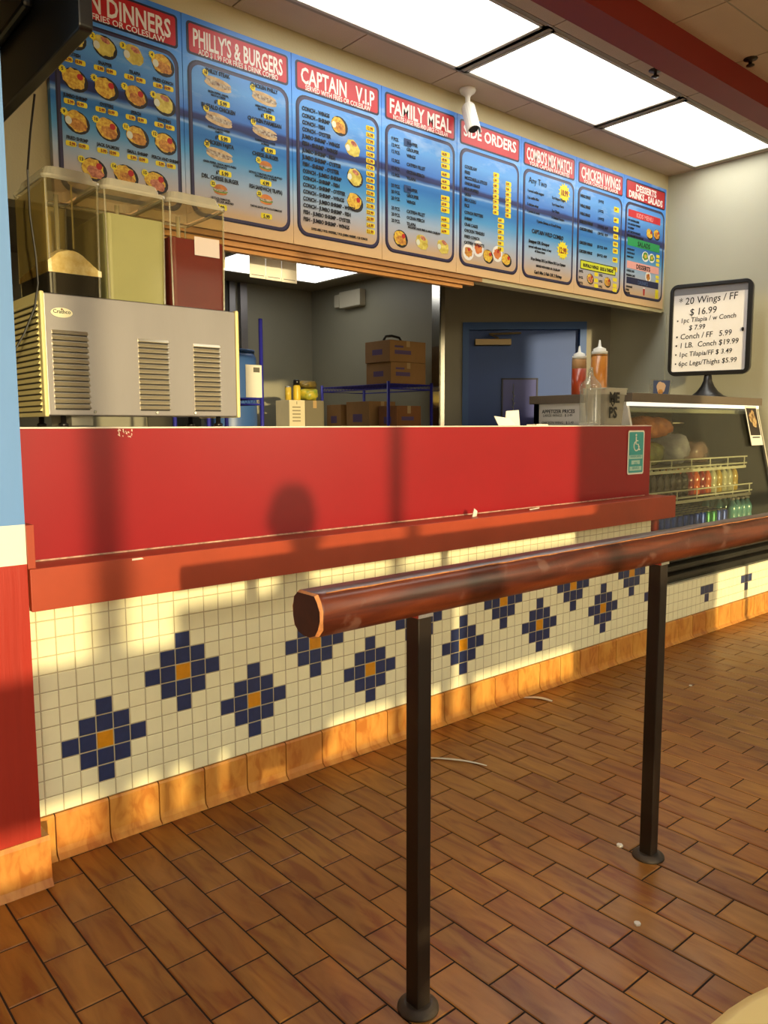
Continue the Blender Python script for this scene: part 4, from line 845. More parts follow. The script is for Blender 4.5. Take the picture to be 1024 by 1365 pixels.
# taped card on the glass
pc = thing('taped_card', 'white card with a dark food photo taped on the right end of the case glass', 'card', (4.455, 0.114, 1.125))
tl = math.atan2(0.19, CT-ZG)
def card_pt(x, h, d=0.0): return (x, -d*math.cos(tl)+h*math.sin(tl), h*math.cos(tl)+d*math.sin(tl))
def cardq(mb, x0, x1, h0, h1, d0, d1, mi=0): mb.prism([card_pt(x0, h0, d0), card_pt(x1, h0, d0), card_pt(x1, h1, d0), card_pt(x0, h1, d0)], Vector(card_pt(0, 0, d1))-Vector(card_pt(0, 0, d0)), mi)
mb = MB(); cardq(mb, 0, 0.17, 0, 0.27, 0.010, 0.012); mb.build('card', paper, pc)
mb = MB(); cardq(mb, 0.012, 0.158, 0.068, 0.255, 0.0125, 0.0132); mb.build('photo', mat('card_dark_photo', (42, 32, 30), 0.4, var=0.3, vscale=12), pc)
mb = MB(); 
for cx, ch_, s_ in ((0.06, 0.19, 0.032), (0.095, 0.165, 0.04), (0.09, 0.215, 0.026)):
    mb.poly([card_pt(cx+s_*random.uniform(0.8, 1)*math.cos(-k*PI/8), ch_+s_*1.2*random.uniform(0.8, 1)*math.sin(-k*PI/8), 0.0140) for k in range(16)][::-1])
mb.build('photo_food', mat('card_pastry', (206, 180, 130), 0.5, rgb2=(120, 76, 40), vscale=60), pc)
mb = MB(); cardq(mb, 0.03, 0.14, 0.050, 0.058, 0.0125, 0.013); mb.build('caption_line', mblk, pc)

# cans on the deck
alu = mat('can_aluminium', (206, 206, 200), 0.3, metal=0.9)
canm = {'blue': mat('can_blue', (40, 66, 160), 0.3, metal=0.4), 'green': mat('can_green', (50, 120, 84), 0.3, metal=0.4), 'red': mat('can_red', (170, 36, 30), 0.3, metal=0.4)}
ZD = 0.6015
def make_can(c):
    t = thing('soda_can', '', 'can', (0, 0, 0))
    MB().lathe([(0.024, 0.0005), (0.031, 0.006), (0.0315, 0.012), (0.0315, 0.102), (0.027, 0.112)], n=14).build('body', canm[c], t)
    MB().lathe([(0.0265, 0.1125), (0.027, 0.115), (0.0255, 0.115), (0.024, 0.113)], n=14).build('lid', alu, t); return t
RW = ['front row', 'second row', 'third row', 'fourth row', 'back row']
cols = {c: make_can(c) for c in canm}; used = set()
cl_ = {'blue': 'blue soda can with silver lid on the case floor', 'green': 'green soda can among the blue cans on the case floor', 'red': 'red soda can left of the blue cans on the case floor'}
for rr in range(5):
    for k in range(13):
        x = 3.36+k*0.071+rr*0.012; y = 0.165+rr*0.070
        c = 'green' if (rr == 0 and k in (9, 10)) else ('red' if k == 0 else 'blue')
        if c in used: o = copy_tree(cols[c], (x, y, ZD))
        else: o = cols[c]; o.location = (x, y, ZD); used.add(c)
        o['label'] = cl_[c].replace('on the case floor', 'on the case floor, '+RW[rr]).replace('of the case floor', 'of the case floor, '+RW[rr]); o['group'] = {'blue': 'blue cans on the case floor '+RW[rr], 'green': 'green cans on the case floor', 'red': 'red cans on the case floor'}[c]
# water bottles at right of the deck, soda bottles on the middle shelf
def bottle(name, body, cap, h=0.20, r=0.032, trans=None):
    t = thing(name, '', 'bottle')
    MB().lathe([(r*0.85, 0.0005), (r, 0.008), (r, h*0.30), (r*0.93, h*0.36), (r, h*0.42), (r, h*0.62), (r*0.75, h*0.78), (r*0.4, h*0.88), (r*0.38, h*0.92)], n=14).build('body', body, t)
    MB().lathe([(r*0.45, h*0.92), (r*0.45, h), (r*0.40, h*1.005)], n=12).build('cap', cap, t); return t
waterm = mat('water_bottle_teal', (110, 176, 186), 0.15, coat=0.5, var=0.2, vscale=20); capw = mat('cap_white', (224, 224, 216), 0.4)
sodam = [mat('soda_cola_bottle', (42, 18, 12), 0.12, coat=0.5), mat('soda_orange_bottle', (190, 84, 24), 0.15, coat=0.5), mat('soda_red_bottle', (130, 24, 22), 0.15, coat=0.5), mat('soda_yellow_bottle', (176, 150, 60), 0.15, coat=0.5), mat('soda_pale_bottle', (170, 170, 140), 0.15, coat=0.5)]
wb_ = bottle('water_bottle', waterm, capw, 0.172, 0.033); first = True
for rr in range(3):
    for k in range(4):
        loc = (4.385+k*0.073, 0.185+rr*0.09, ZD); o = wb_ if first else copy_tree(wb_, loc); o.location = loc; first = False
        o['label'] = 'teal-tinted water bottle right of the cans on the case floor, '+['front row', 'second row', 'back row'][rr]; o['group'] = 'water bottles on the case floor, '+['front row', 'second row', 'back row'][rr]
lbs = ['dark cola bottle on the middle shelf of the case', 'orange soda bottle on the middle shelf of the case', 'red soda bottle on the middle shelf of the case', 'yellow soda bottle on the middle shelf of the case', 'pale soda bottle on the middle shelf of the case']
pb_ = [bottle('soda_bottle', m_, capw, 0.165, 0.030) for m_ in sodam]; u_s = set(); zs = SH[1]+0.0005
for rr in range(3):
    for k in range(19):
        c = 0 if k < 10 else (2 if k in (10, 12) else (1 if k in (11, 13) else (3 if k % 3 == 0 else 4)))
        if rr == 1 and k in (5, 8): c = 2
        loc = (3.14+k*0.0745, 0.23+rr*0.10, zs)
        if c in u_s: o = copy_tree(pb_[c], loc)
        else: o = pb_[c]; o.location = loc; u_s.add(c)
        o['label'] = lbs[c].replace(' of the case', ', '+['front row', 'second row', 'back row'][rr]); o['group'] = lbs[c].split(' ')[0]+' soda bottles on the middle shelf, '+['front row', 'second row', 'back row'][rr]
# bags on the top shelf
def bag(name, label, cat, c, half, m, seed, rz=0.0, lump=0.18):
    random.seed(seed); nu, nv = 18, 12; mb = MB(); i = 0
    ph = [random.uniform(0, 6) for _ in range(6)]
    for a in range(nv+1):
        th = PI*a/nv
        for b_ in range(nu):
            f_ = 2*PI*b_/nu; q = 1+lump*math.sin(3*f_+ph[0]+2*th)*math.sin(th)+lump*0.6*math.sin(5*th+ph[1]+4*f_)*math.sin(th)
            x, y, z = math.sin(th)*math.cos(f_), math.sin(th)*math.sin(f_), math.cos(th)
            sg_ = lambda v, e: math.copysign(abs(v)**e, v)
            mb.v.append((half[0]*q*sg_(x, 0.75), half[1]*q*sg_(y, 0.75), max(-half[2]*0.97, half[2]*q*sg_(z, 0.75))))
    for a in range(nv):
        for b_ in range(nu): mb.f.append((a*nu+b_, a*nu+(b_+1) % nu, (a+1)*nu+(b_+1) % nu, (a+1)*nu+b_)); mb.m.append(0); mb.sm.append(True)
    o = mb.build(name, m, loc=c); o.rotation_euler = (0, 0, rz); return tag(o, label, cat)
zt = SH[0]+0.001
bag('bread_bag', 'orange-brown bag of bread lying atop the green bag on the upper shelf', 'bag', (3.64, 0.42, zt+0.245), (0.19, 0.13, 0.075), mat('bread_bag_orange', (222, 132, 62), 0.25, rgb2=(150, 70, 24), vscale=14, coat=0.4), 3, lump=0.10)
bag('bread_bag', 'yellow-green bag lying on the upper case shelf under the orange bag', 'bag', (3.60, 0.42, zt+0.08), (0.15, 0.13, 0.080), mat('bag_green', (150, 150, 84), 0.25, rgb2=(86, 88, 40), vscale=12, coat=0.4), 4, lump=0.08)
bag('plastic_bag', 'pale bluish plastic bag beside the yellow-green bag on the upper shelf', 'bag', (3.93, 0.42, zt+0.10), (0.13, 0.13, 0.10), mat('bag_lilac', (162, 160, 176), 0.25, rgb2=(110, 108, 128), vscale=9, coat=0.5), 5)
bag('plastic_bag', 'pinkish plastic bag at the middle of the upper case shelf', 'bag', (4.26, 0.44, zt+0.075), (0.14, 0.12, 0.075), mat('bag_pink', (150, 122, 118), 0.25, rgb2=(104, 84, 84), vscale=9, coat=0.5), 6)
random.seed(21)
# ------------------------------------------------------------------ things on top of the case
ZT = 1.4455
def squeeze(label, x, y, h, r, m, fillh, m2):
    t = thing('squeeze_bottle', label, 'bottle', (x, y, ZT))
    MB().lathe([(r*0.96, 0.0005), (r, 0.006), (r, h*0.52*0+fillh)], n=24).build('sauce', m, t)
    MB().lathe([(r, fillh), (r, h*0.70), (r*0.93, h*0.735)], n=24).build('bottle_wall', m2, t)
    MB().lathe([(r*0.98, h*0.735), (r*0.99, h*0.79), (r*0.8, h*0.80), (r*0.78, h*0.84), (r*0.45, h*0.86), (r*0.22, h*0.875), (r*0.10, h)], n=24).build('nozzle_cap', capw, t)
    return t
squeeze('squeeze bottle of red sauce with white nozzle, left of the orange sauce bottle', 3.15, 0.565, 0.29, 0.043, mat('red_sauce', (168, 62, 26), 0.3, coat=0.4), 0.155, mat('cloudy_bottle', (190, 150, 104), 0.35))
squeeze('taller squeeze bottle of orange sauce with white nozzle, on the case top', 3.165, 0.435, 0.315, 0.047, mat('orange_sauce', (206, 138, 54), 0.3, rgb2=(184, 112, 40), vscale=10, coat=0.4), 0.232, mat('cloudy_amber', (214, 152, 70), 0.35))
st_ = thing('photo_stand', 'small acrylic stand with a food photo on the case top, left of the whiteboard', 'display stand', (3.66, 0.33, ZT+0.001), math.radians(-38))
MB().prism([(-0.065, 0.0, 0.0), (0.065, 0.0, 0.0), (0.078, 0.0, 0.098), (-0.06, 0.0, 0.098)], (0, 0.004, 0)).build('acrylic', clear_mat('acrylic', (226, 226, 220), 0.15, 0.3), st_)
MB().prism([(-0.04, -0.001, 0.002), (0.055, -0.001, 0.002), (0.065, -0.001, 0.092), (-0.04, -0.001, 0.092)], (0, -0.001, 0)).build('print', mat('blue_print', (36, 60, 110), 0.4), st_)
mb = MB(); ell(mb, 0.008, 0.048, 0.030, 0.036, -0.0026, 0, jit=0.15); ell(mb, 0.004, 0.02, 0.015, 0.02, -0.0030, 1, jit=0.15); mb.build('print_food', [mat('print_cream_dish', (226, 190, 150), 0.5), fried], st_)
MB().box(-0.06, 0.06, -0.01, 0.05, 0.0, 0.004).build('base', clear_mat('acrylic', (226, 226, 220)), st_)
# whiteboard on stand
wbd = Vector((-0.258, 0.966, 0)); WC = Vector((4.50, 0.455, 0)); az = math.atan2(-0.966, 0.258)
wt = thing('whiteboard', 'black-framed whiteboard with handwritten specials on a flared stand, on the display case', 'whiteboard', (4.495, 0.45, ZT), az)
# local: x right along board (towards the room), -y faces the viewer
hw = 0.272; zb, zt_ = 0.165, 0.800
frame_m = mat('whiteboard_black_frame', (26, 25, 24), 0.3)
def frame_ring(outer, inner, d0, d1):
    mb = MB(); n_ = len(outer); i = len(mb.v)
    for y in (d0, d1):
        mb.v += [(x, y, z) for x, z in outer]+[(x, y, z) for x, z in inner]
    for k in range(n_):
        k2 = (k+1) % n_; mb.f += [(i+k, i+k2, i+n_+k2, i+n_+k), (i+3*n_+k, i+3*n_+k2, i+2*n_+k2, i+2*n_+k), (i+k2, i+k, i+2*n_+k, i+2*n_+k2), (i+n_+k, i+n_+k2, i+3*n_+k2, i+3*n_+k)]; mb.m += [0]*4; mb.sm += [False]*4
    return mb
frame_ring(rrect(-hw, hw, zb, zt_, 0.055, 8), rrect(-hw+0.026, hw-0.034, zb+0.03, zt_-0.026, 0.012, 8), -0.022, 0.02).build('frame', frame_m, wt, bevel=0.003)
MB().box(-hw+0.02, hw-0.028, -0.008, 0.0, zb+0.025, zt_-0.02).build('board', mat('whiteboard_white', (226, 224, 226), 0.22), wt)
MB().box(-hw+0.026, hw-0.034, -0.0088, -0.008, zt_-0.075, zt_-0.026).build('grey_band', mat('whiteboard_grey_band', (128, 128, 134), 0.4), wt)
MB().prism([(hw-0.058+0.008*math.cos(k*PI/6), -0.0088, zb+0.30+0.014*math.sin(k*PI/6)) for k in range(12)], (0, -0.006, 0)).build('magnet', black, wt)
hand = [('* 20 Wings / FF', -0.215, 0.712, 0.068), ('$ 16.99', -0.14, 0.635, 0.066), ('• 1pc Tilapia / w Conch', -0.225, 0.570, 0.046), ('$ 7.99', -0.14, 0.520, 0.048), ('• Conch / FF   5.99', -0.228, 0.462, 0.054), ('• 1 LB.  Conch $19.99', -0.230, 0.400, 0.052), ('• 1pc Tilapia/FF $ 3.49', -0.230, 0.335, 0.047), ('• 6pc Legs/Thighs $5.99', -0.230, 0.272, 0.048)]
for s_, x, z, sz in hand:
    o = text('handwriting', s_, sz, (x, -0.0092, z), mat('marker_ink', (18, 18, 24), 0.5), wt, valign='TOP', off=0.0002, shear=0.12, sxx=0.90)
    o.rotation_euler = (PI/2, -0.035, 0)
    w_l = max(v.co.x for v in o.data.vertices); 
    if w_l*0.9 > 0.44: o.scale = (0.44/w_l, 1, 1)
st2 = MB()
prof = [(0.150, 0.0), (0.150, 0.008), (0.110, 0.022), (0.072, 0.052), (0.046, 0.088), (0.030, 0.125), (0.024, 0.172)]
i0 = 0
st2.lathe(prof, (0, 0.0, 0.0005), 28); so_ = st2.build('stand', mat('stand_black', (34, 33, 34), 0.28), wt); so_.scale = (1.0, 0.62, 1)

# ------------------------------------------------------------------ things standing on the counter, right end
clearpet = clear_mat('clear_bottle_plastic', (236, 236, 228), 0.14, 1.2, 0.10)
eb = thing('plastic_bottle', 'empty clear ribbed plastic bottle standing on the right end of the counter', 'bottle', (2.66, 0.14, 1.2640))
pf = [(0.05, 0.0005), (0.055, 0.01)]
for k in range(14): pf += [(0.055, 0.018+k*0.0125), (0.0525, 0.022+k*0.0125)]
pf += [(0.055, 0.20), (0.050, 0.215), (0.034, 0.232), (0.020, 0.250), (0.013, 0.262), (0.0125, 0.275)]
MB().lathe(pf, n=26).build('body', clearpet, eb)
lp = MB(); lp.tube([(0.020*math.cos(a_)-0.004, 0, 0.262+0.028*math.sin(a_)) for a_ in [PI*k/8-0.3 for k in range(12)]], 0.004, 6); lp.build('handle', clearpet, eb); MB().lathe([(0.011, 0.275), (0.011, 0.296), (0.006, 0.299)], n=14).build('cap', clearpet, eb)
tb = thing('plastic_tub', 'clear square plastic tub with black marker writing on the counter beside the clear bottle', 'tub', (2.795, 0.13, 1.2640))
tw, td, thh = 0.185, 0.15, 0.200
frustum(MB(), 0, tw, 0, td, 0.0005, thh-0.035, 0.010, caps=(1, 0)).build('tub', clear_mat('tub_plastic', (200, 194, 176), 0.34, 0.35, 0.08), tb)
lm2 = MB(); frustum(lm2, -0.006, tw+0.006, -0.006, td+0.006, thh-0.035, thh-0.004, 0.0, caps=(0, 1))
lm2.tube([(x, y, thh-0.004) for x, y in rrect(-0.007, tw+0.007, -0.007, td+0.007, 0.02, 4)], 0.004, 6); lm2.build('lid', clear_mat('tub_lid', (226, 222, 206), 0.4, 0.9, 0.1), tb)
mk = mat('marker_black', (16, 15, 15), 0.5)
text('writing', 'ME', 0.075, (0.012, -0.0075, thh-0.055), mk, tb, off=0.003, valign='CENTER'); text('writing', 'PS', 0.080, (0.015, -0.004, 0.065), mk, tb, off=0.003, valign='CENTER')
ht = MB(); ht.tube([(0.048+0.016*(16*math.sin(t_)**3)/16, -0.006, 0.118+0.016*(13*math.cos(t_)-5*math.cos(2*t_)-2*math.cos(3*t_)-math.cos(4*t_))/16) for t_ in [2*PI*k/24 for k in range(25)]], 0.0022, 5); ht.build('heart_mark', mk, tb)
# paper boats on the counter in front of the door
ptr = thing('paper_food_tray', 'folded white paper food tray lying on the counter before the blue door', 'tray', (1.99, 0.18, 1.2640))
MB().prism([(0, 0, 0.0005), (0.13, 0, 0.0005), (0.10, 0.02, 0.035), (-0.01, 0.02, 0.045)], (0.0, 0.003, 0)).build('side', paper, ptr)
MB().prism([(0.08, 0.03, 0.0005), (0.19, 0.03, 0.0005), (0.18, 0.03, 0.075), (0.10, 0.04, 0.07)], (0.0, 0.004, 0)).build('flap', paper, ptr)
tag(B(2.17, 2.26, 0.10, 0.16, 1.2640, 1.2700).build('paper_slip', paper), 'flat white slip on the counter to the right of the paper tray', 'paper')

# ------------------------------------------------------------------ kitchen
# door in the diagonal wall
dr = struct(thing('door_1', None, None)); 
for k_ in ('label', 'category'):
    if k_ in dr: del dr[k_]
mb = MB(); dbox(mb, 0.157, 0.206, -0.08, 0.018, 0, 2.088); dbox(mb, 1.095, 1.147, -0.08, 0.018, 0, 2.088); dbox(mb, 0.206, 1.095, -0.08, 0.018, 2.030, 2.088); mb.build('frame', bluetrim, dr)
mb = MB(); dbox(mb, 0.208, 1.093, -0.075, -0.03, 0.01, 2.028); mb.build('leaf', bluedoor, dr)
mb = MB(); dbox(mb, 0.490, 0.760, -0.029, -0.020, 0.85, 1.634); mb.build('hatch_panel', mat('door_panel_indigo', (46, 56, 150), 0.4, var=0.1), dr)
mb = MB(); dbox(mb, 0.478, 0.490, -0.029, -0.014, 0.85, 1.646); dbox(mb, 0.760, 0.772, -0.029, -0.014, 0.85, 1.646); dbox(mb, 0.478, 0.772, -0.029, -0.014, 1.634, 1.646); mb.build('hatch_frame', mat('dark_blue_edge', (18, 24, 60), 0.5), dr)
mb = MB(); dbox(mb, 0.255, 0.545, -0.029, 0.04, 1.905, 1.955); cl = mb.build('door_closer', mat('closer_bronze', (134, 116, 86), 0.4, metal=0.5), dr, bevel=0.004)
mb = MB(); mb.tube([dpt(0.44, 0.03, 1.96), dpt(0.36, 0.10, 1.985), dpt(0.62, 0.03, 2.0)], 0.009, 6); mb.build('closer_arm', mat('closer_bronze', (134, 116, 86)), dr)
hg = MB()
for k in range(5): hg.tube([dpt(0.565+0.02*(k % 2), -0.018, 1.42+0.03*k), dpt(0.575, -0.012, 1.40+0.03*k)], 0.004, 6)
hg.tube([dpt(0.575, -0.016, 1.36), dpt(0.575, -0.016, 1.60)], 0.003, 6); hg.build('hanging_keys', mat('key_grey', (120, 128, 150), 0.6), dr)
# blue wire racks
def wire_shelf(mb, x0, x1, y0, y1, z):
    for zz in (z, z-0.035): mb.tube([(x0, y0, zz), (x1, y0, zz), (x1, y1, zz), (x0, y1, zz), (x0, y0, zz)], 0.005, 5)
    k = x0
    while k < x1-0.02: mb.tube([(k, y0, z), (k+0.02, y0, z-0.035), (k+0.04, y0, z)], 0.0022, 4, caps=False); k += 0.04
    k = y0
    while k < y1-0.02: mb.tube([(x0, k, z), (x0, k+0.02, z-0.035), (x0, k+0.04, z)], 0.0022, 4, caps=False); k += 0.04
    k = x0+0.02
    while k < x1: mb.tube([(k, y0, z+0.004), (k, y1, z+0.004)], 0.0022, 4, caps=False); k += 0.026
rk = thing('wire_rack', 'blue wire storage rack carrying cartons against the white kitchen side wall', 'rack', (3.16, 2.32, 0))
RX, RY = 0.46, 0.86
for x in (0, RX):
    for y in (0, RY): MB().tube([(x, y, 0.0005), (x, y, 1.605)], 0.013, 10).build('post', bluewire, rk)
for z in (1.585, 1.20, 0.7, 0.2):
    mb = MB(); wire_shelf(mb, 0.0, RX, 0.0, RY, z); mb.build('shelf', bluewire, rk)
rl = thing('wire_rack', 'blue wire rack with one tall post just right of the drink dispenser', 'rack', (1.45, 2.0, 0))
for x in (0, 0.375):
    for y in (0, 0.45): MB().tube([(x, y, 0.0005), (x, y, 1.93)], 0.013, 10).build('post', bluewire, rl)
for z in (1.435, 0.95, 0.4):
    mb = MB(); wire_shelf(mb, 0.0, 0.375, 0.0, 0.45, z); mb.build('shelf', bluewire, rl)
# cartons
def box_thing(label, x0, y0, z0, w, d, h, m1, rz=0.0, mark=None, name='carton'):
    t = thing(name, label, 'box', (x0, y0, z0), rz)
    MB().box(0, w, 0, d, 0.0005, h).build('box', m1, t, bevel=0.003)
    MB().box(w/2-0.018, w/2+0.018, -0.0008, 0.0, h*0.72, h).box(-0.0006, w+0.0006, d/2-0.02, d/2+0.02, h, h+0.0008).build('tape', mat('packing_tape', (176, 146, 100), 0.3), t)
    if mark:
        mb = MB()
        for a in mark: mb.box(a[0], a[1], -0.0012, -0.0002, a[2], a[3])
        mb.build('print_mark', purple, t)
        mb = MB(); mb.box(-0.0012, -0.0002, d*0.3, d*0.7, h*0.35, h*0.6); mb.build('print_mark', purple, t)
    return t
zr = 1.5915
c1 = box_thing('lower of two stacked brown cartons on top of the blue wire rack', 3.20, 2.335, zr, 0.37, 0.30, 0.165, carton, mark=[(0.05, 0.2, 0.06, 0.09), (0.05, 0.14, 0.11, 0.125)])
c2 = box_thing('upper of two stacked brown cartons on top of the blue wire rack', 3.185, 2.33, zr+0.1665, 0.38, 0.30, 0.165, carton, mark=[(0.05, 0.22, 0.06, 0.09), (0.05, 0.14, 0.11, 0.125)])
tpe = MB(); tpe.tube([(3.20, 2.42, 1.9255), (3.22, 2.42, 1.955), (3.28, 2.42, 1.965), (3.36, 2.42, 1.955), (3.385, 2.42, 1.9255)], [0.010]*5, 8); tag(tpe.build('carry_strap', black), 'black curved strap on top of the upper stacked carton', 'strap')
zs2 = 1.2065
box_thing('brown carton at the left front under the blue rack top, purple mark on its face', 3.185, 2.95, zs2, 0.22, 0.20, 0.235, carton, mark=[(0.07, 0.11, 0.07, 0.15)])
box_thing('widest brown carton on the rack shelf, in the middle', 3.20, 2.60, zs2, 0.28, 0.30, 0.255, carton, mark=[(0.10, 0.13, 0.02, 0.12)])
box_thing('brown carton on the rack shelf, nearest the blue door', 3.26, 2.335, zs2, 0.26, 0.22, 0.215, mat('carton_reddish', (140, 90, 52), 0.85, var=0.1), mark=[(0.05, 0.18, 0.10, 0.13)])
# work table with white carton and jars
wt2 = thing('work_table', 'steel work table against the back kitchen wall, mostly hidden by the counter', 'table', (2.55, 3.05, 0))
MB().box(0, 0.58, 0, 0.6, 1.22, 1.25).build('table_top', steel, wt2)
for x in (0.03, 0.55):
    for y in (0.03, 0.57): MB().tube([(x, y, 0.0005), (x, y, 1.22)], 0.018, 8).build('leg', steel, wt2)
wc = thing('carton', 'white printed carton standing on the work table left of the cardboard boxes', 'box', (2.77, 3.10, 1.2505)); MB().box(0, 0.155, 0, 0.20, 0.0005, 0.225).build('box', mat('white_carton', (214, 202, 168), 0.7, var=0.05), wc, bevel=0.002)
mb = MB()
for k in range(5): mb.box(0.03, 0.11, -0.0012, -0.0002, 0.05+k*0.028, 0.062+k*0.028)
mb.box(0.07, 0.078, -0.0012, -0.0002, 0.19, 0.215); mb.build('print_mark', mat('faint_print', (150, 138, 110), 0.7), wc)
box_thing('dull grey-brown carton right beside the white carton on the work table', 2.93, 3.10, 1.2505, 0.19, 0.22, 0.225, mat('carton_dull_grey', (112, 104, 84), 0.85))  # plain grey-brown carton, no print
jr = thing('spice_jar', 'yellow jar with dark lid standing on the white carton', 'jar', (2.90, 3.18, 1.4765)); MB().lathe([(0.03, 0.0005), (0.032, 0.01), (0.032, 0.11), (0.024, 0.125)], n=16).build('jar', mat('jar_yellow', (206, 176, 50), 0.4), jr); MB().lathe([(0.027, 0.1255), (0.027, 0.165), (0.02, 0.17)], n=16).build('lid', black, jr)
jr = thing('spice_jar', 'shorter yellow can on the left edge of the white carton', 'jar', (2.815, 3.18, 1.4765)); MB().lathe([(0.026, 0.0005), (0.026, 0.105)], n=16).build('jar', mat('can_yellow', (200, 170, 60), 0.4), jr); MB().lathe([(0.026, 0.1055), (0.024, 0.112)], n=16).build('lid', alu, jr)
bag('snack_bag', 'green and yellow bag lying across the cartons on the work table', 'bag', (3.03, 3.20, 1.4765+0.05), (0.085, 0.07, 0.05), mat('bag_green_yellow', (96, 130, 50), 0.4, rgb2=(196, 170, 50), vscale=18), 9)
bag('snack_bag', 'dark olive bag slumped on top of the green and yellow bag', 'bag', (3.03, 3.22, 1.4765+0.135), (0.10, 0.06, 0.032), mat('bag_dark_olive', (62, 56, 34), 0.5, rgb2=(120, 100, 40), vscale=18), 10)
# wall box, cooler door frame, notice, hanging papers
el = thing('emergency_light', 'pale wall box high on the white kitchen side wall', 'light', (3.72, 3.27, 2.335)); MB().box(-0.07, -0.0005, 0.0, 0.30, 0.0, 0.145).build('box', mat('beige_plastic', (190, 182, 158), 0.5), el, bevel=0.006); MB().box(-0.06, -0.0005, 0.32, 0.39, 0.015, 0.13).build('side_lamp', mat('beige_plastic', (190, 182, 158)), el, bevel=0.006)
cf = MB(); cf.box(2.80, 2.86, YK-0.03, YK-0.001, 0, HK-0.005); cf.box(2.90, 2.97, YK-0.05, YK-0.001, 0, HK-0.005); struct(cf.build('trim_4', steel))
struct(B(2.00, 2.79, YK-0.015, YK-0.001, 0, HK-0.005).build('trim_5', mat('dark_cooler_door', (64, 60, 48), 0.5)))
db = thing('storage_drum', 'blue plastic drum standing just right of the drink dispenser', 'drum', (2.33, 3.30, 0)); MB().lathe([(0.20, 0.0005), (0.22, 0.03), (0.22, 1.80), (0.20, 1.84)], n=24).build('body', mat('drum_blue', (60, 96, 156), 0.4), db); MB().lathe([(0.21, 1.8405), (0.21, 1.86)], n=24).build('lid', mat('drum_blue', (60, 96, 156)), db)
nt_ = thing('notice_sheet', 'white notice sheet with a small square print behind the dispenser', 'notice', (1.70, 1.98, 1.442)); MB().box(0, 0.115, 0, 0.003, 0.0005, 0.20).build('sheet', paper, nt_); MB().box(0.055, 0.10, -0.001, 0.0, 0.155, 0.185).build('print_block', mat('grey_print', (96, 92, 80), 0.6), nt_)
pn = [(1.180, 0.0), (1.2735, 0.003), (1.367, 0.006)]
lbp = ['left of three white paper sheets hanging below the menu boards', 'middle of three white paper sheets hanging below the menu boards', 'right of three white paper sheets hanging below the menu boards']
for (x, dy), lb in zip(pn, lbp):
    t = thing('hanging_paper', lb, 'paper', (x, 1.053+dy, 1.975)); MB().box(0, 0.090, 0, 0.0015, 0.0, 0.165).build('sheet', paper, t); MB().box(0.01, 0.08, -0.0006, 0.0, 0.012, 0.015).build('print_line', mat('grey_print', (96, 92, 80)), t)
t = thing('hanging_paper', 'narrow white paper hanging below the boards behind the red drink tank', 'paper', (0.995, 1.053, 1.999)); MB().box(0, 0.055, 0, 0.0015, 0.0, 0.14).build('sheet', paper, t)

# ------------------------------------------------------------------ seating area behind the camera; unseen benches added to shade the counter
seatm = mat('bench_vinyl', (120, 60, 40), 0.5); woodb = mat('bench_wood', (150, 110, 70), 0.5, var=0.1)
def bench(label, x0, x1, zt):
    t = thing('shade_bench', label, 'bench', (x0, -3.53, 0), group='unseen benches added to shade the counter'); w = x1-x0
    MB().box(0, w, 0.0, 0.42, 0.34, 0.40).build('seat', seatm, t, bevel=0.015)
    MB().box(0, w, -0.05, 0.0, 0.59, zt).build('backrest', woodb, t, bevel=0.008)  # backrest height and gap shaped to block sun from the mosaic
    for x in (0.05, w-0.05):
        MB().box(x-0.025, x+0.025, -0.05, 0.0, 0.0005, 0.59).build('leg', woodb, t); MB().box(x-0.025, x+0.025, 0.34, 0.39, 0.0005, 0.34).build('leg', woodb, t)
    return t
bench('unseen brown bench added to shade the counter, nearest the blue pillar', -1.80, -0.66, 1.00)
bench('unseen brown bench added to shade the counter, under the seated person', -0.655, 0.62, 1.115)
bench('unseen brown bench added to shade the counter, nearest the right wall', 0.66, 2.95, 1.115)
tt = thing('dining_table', 'round cream dining table close to the camera, its edge at the bottom right corner', 'table', (-0.235, -2.305, 0))
MB().lathe([(0.283, 0.722), (0.296, 0.728), (0.300, 0.738), (0.296, 0.748), (0.286, 0.752)], n=64).build('table_top', mat('cream_table', (246, 216, 140), 0.4), tt)
MB().lathe([(0.22, 0.0005), (0.21, 0.02), (0.04, 0.04), (0.035, 0.70), (0.12, 0.7215)], n=32).build('pedestal', black, tt)

# seated person whose head shades the red panel
def skin_body(name, edges, pts, radii, m, parent=None, sub=2, root=0):
    me = bpy.data.meshes.new(name); me.from_pydata(pts, edges, []); o = bpy.data.objects.new(name, me); COL.objects.link(o)
    sk = o.modifiers.new('skin', 'SKIN'); ss = o.modifiers.new('sub', 'SUBSURF'); ss.levels = sub; ss.render_levels = sub
    lay = me.skin_vertices[0].data if me.skin_vertices else None
    if lay is None:
        bpy.context.view_layer.update(); lay = me.skin_vertices[0].data
    for i_, r_ in enumerate(radii): lay[i_].radius = (r_, r_) if not isinstance(r_, tuple) else r_
    lay[root].use_root = True; me.materials.append(m)
    if parent: o.parent = parent
    return o
skinm = mat('skin', (172, 122, 92), 0.55); shirt = mat('shirt_navy', (44, 52, 74), 0.8); jeans = mat('jeans', (52, 64, 88), 0.85); hair = mat('dark_hair', (30, 22, 16), 0.7)
pt = thing('person', 'seated person in a navy shirt and jeans facing the counter, hands resting on thighs', 'person', (-0.12, -3.22, -0.05))
HZ = 1.37
P_ = [(0, 0, 0.56), (0, -0.02, 0.70), (0, -0.03, 0.86), (0, -0.03, 1.02), (0, -0.01, 1.13), (0, 0.01, HZ-0.11), (0, 0.015, HZ-0.02), (0, 0.01, HZ+0.07)]
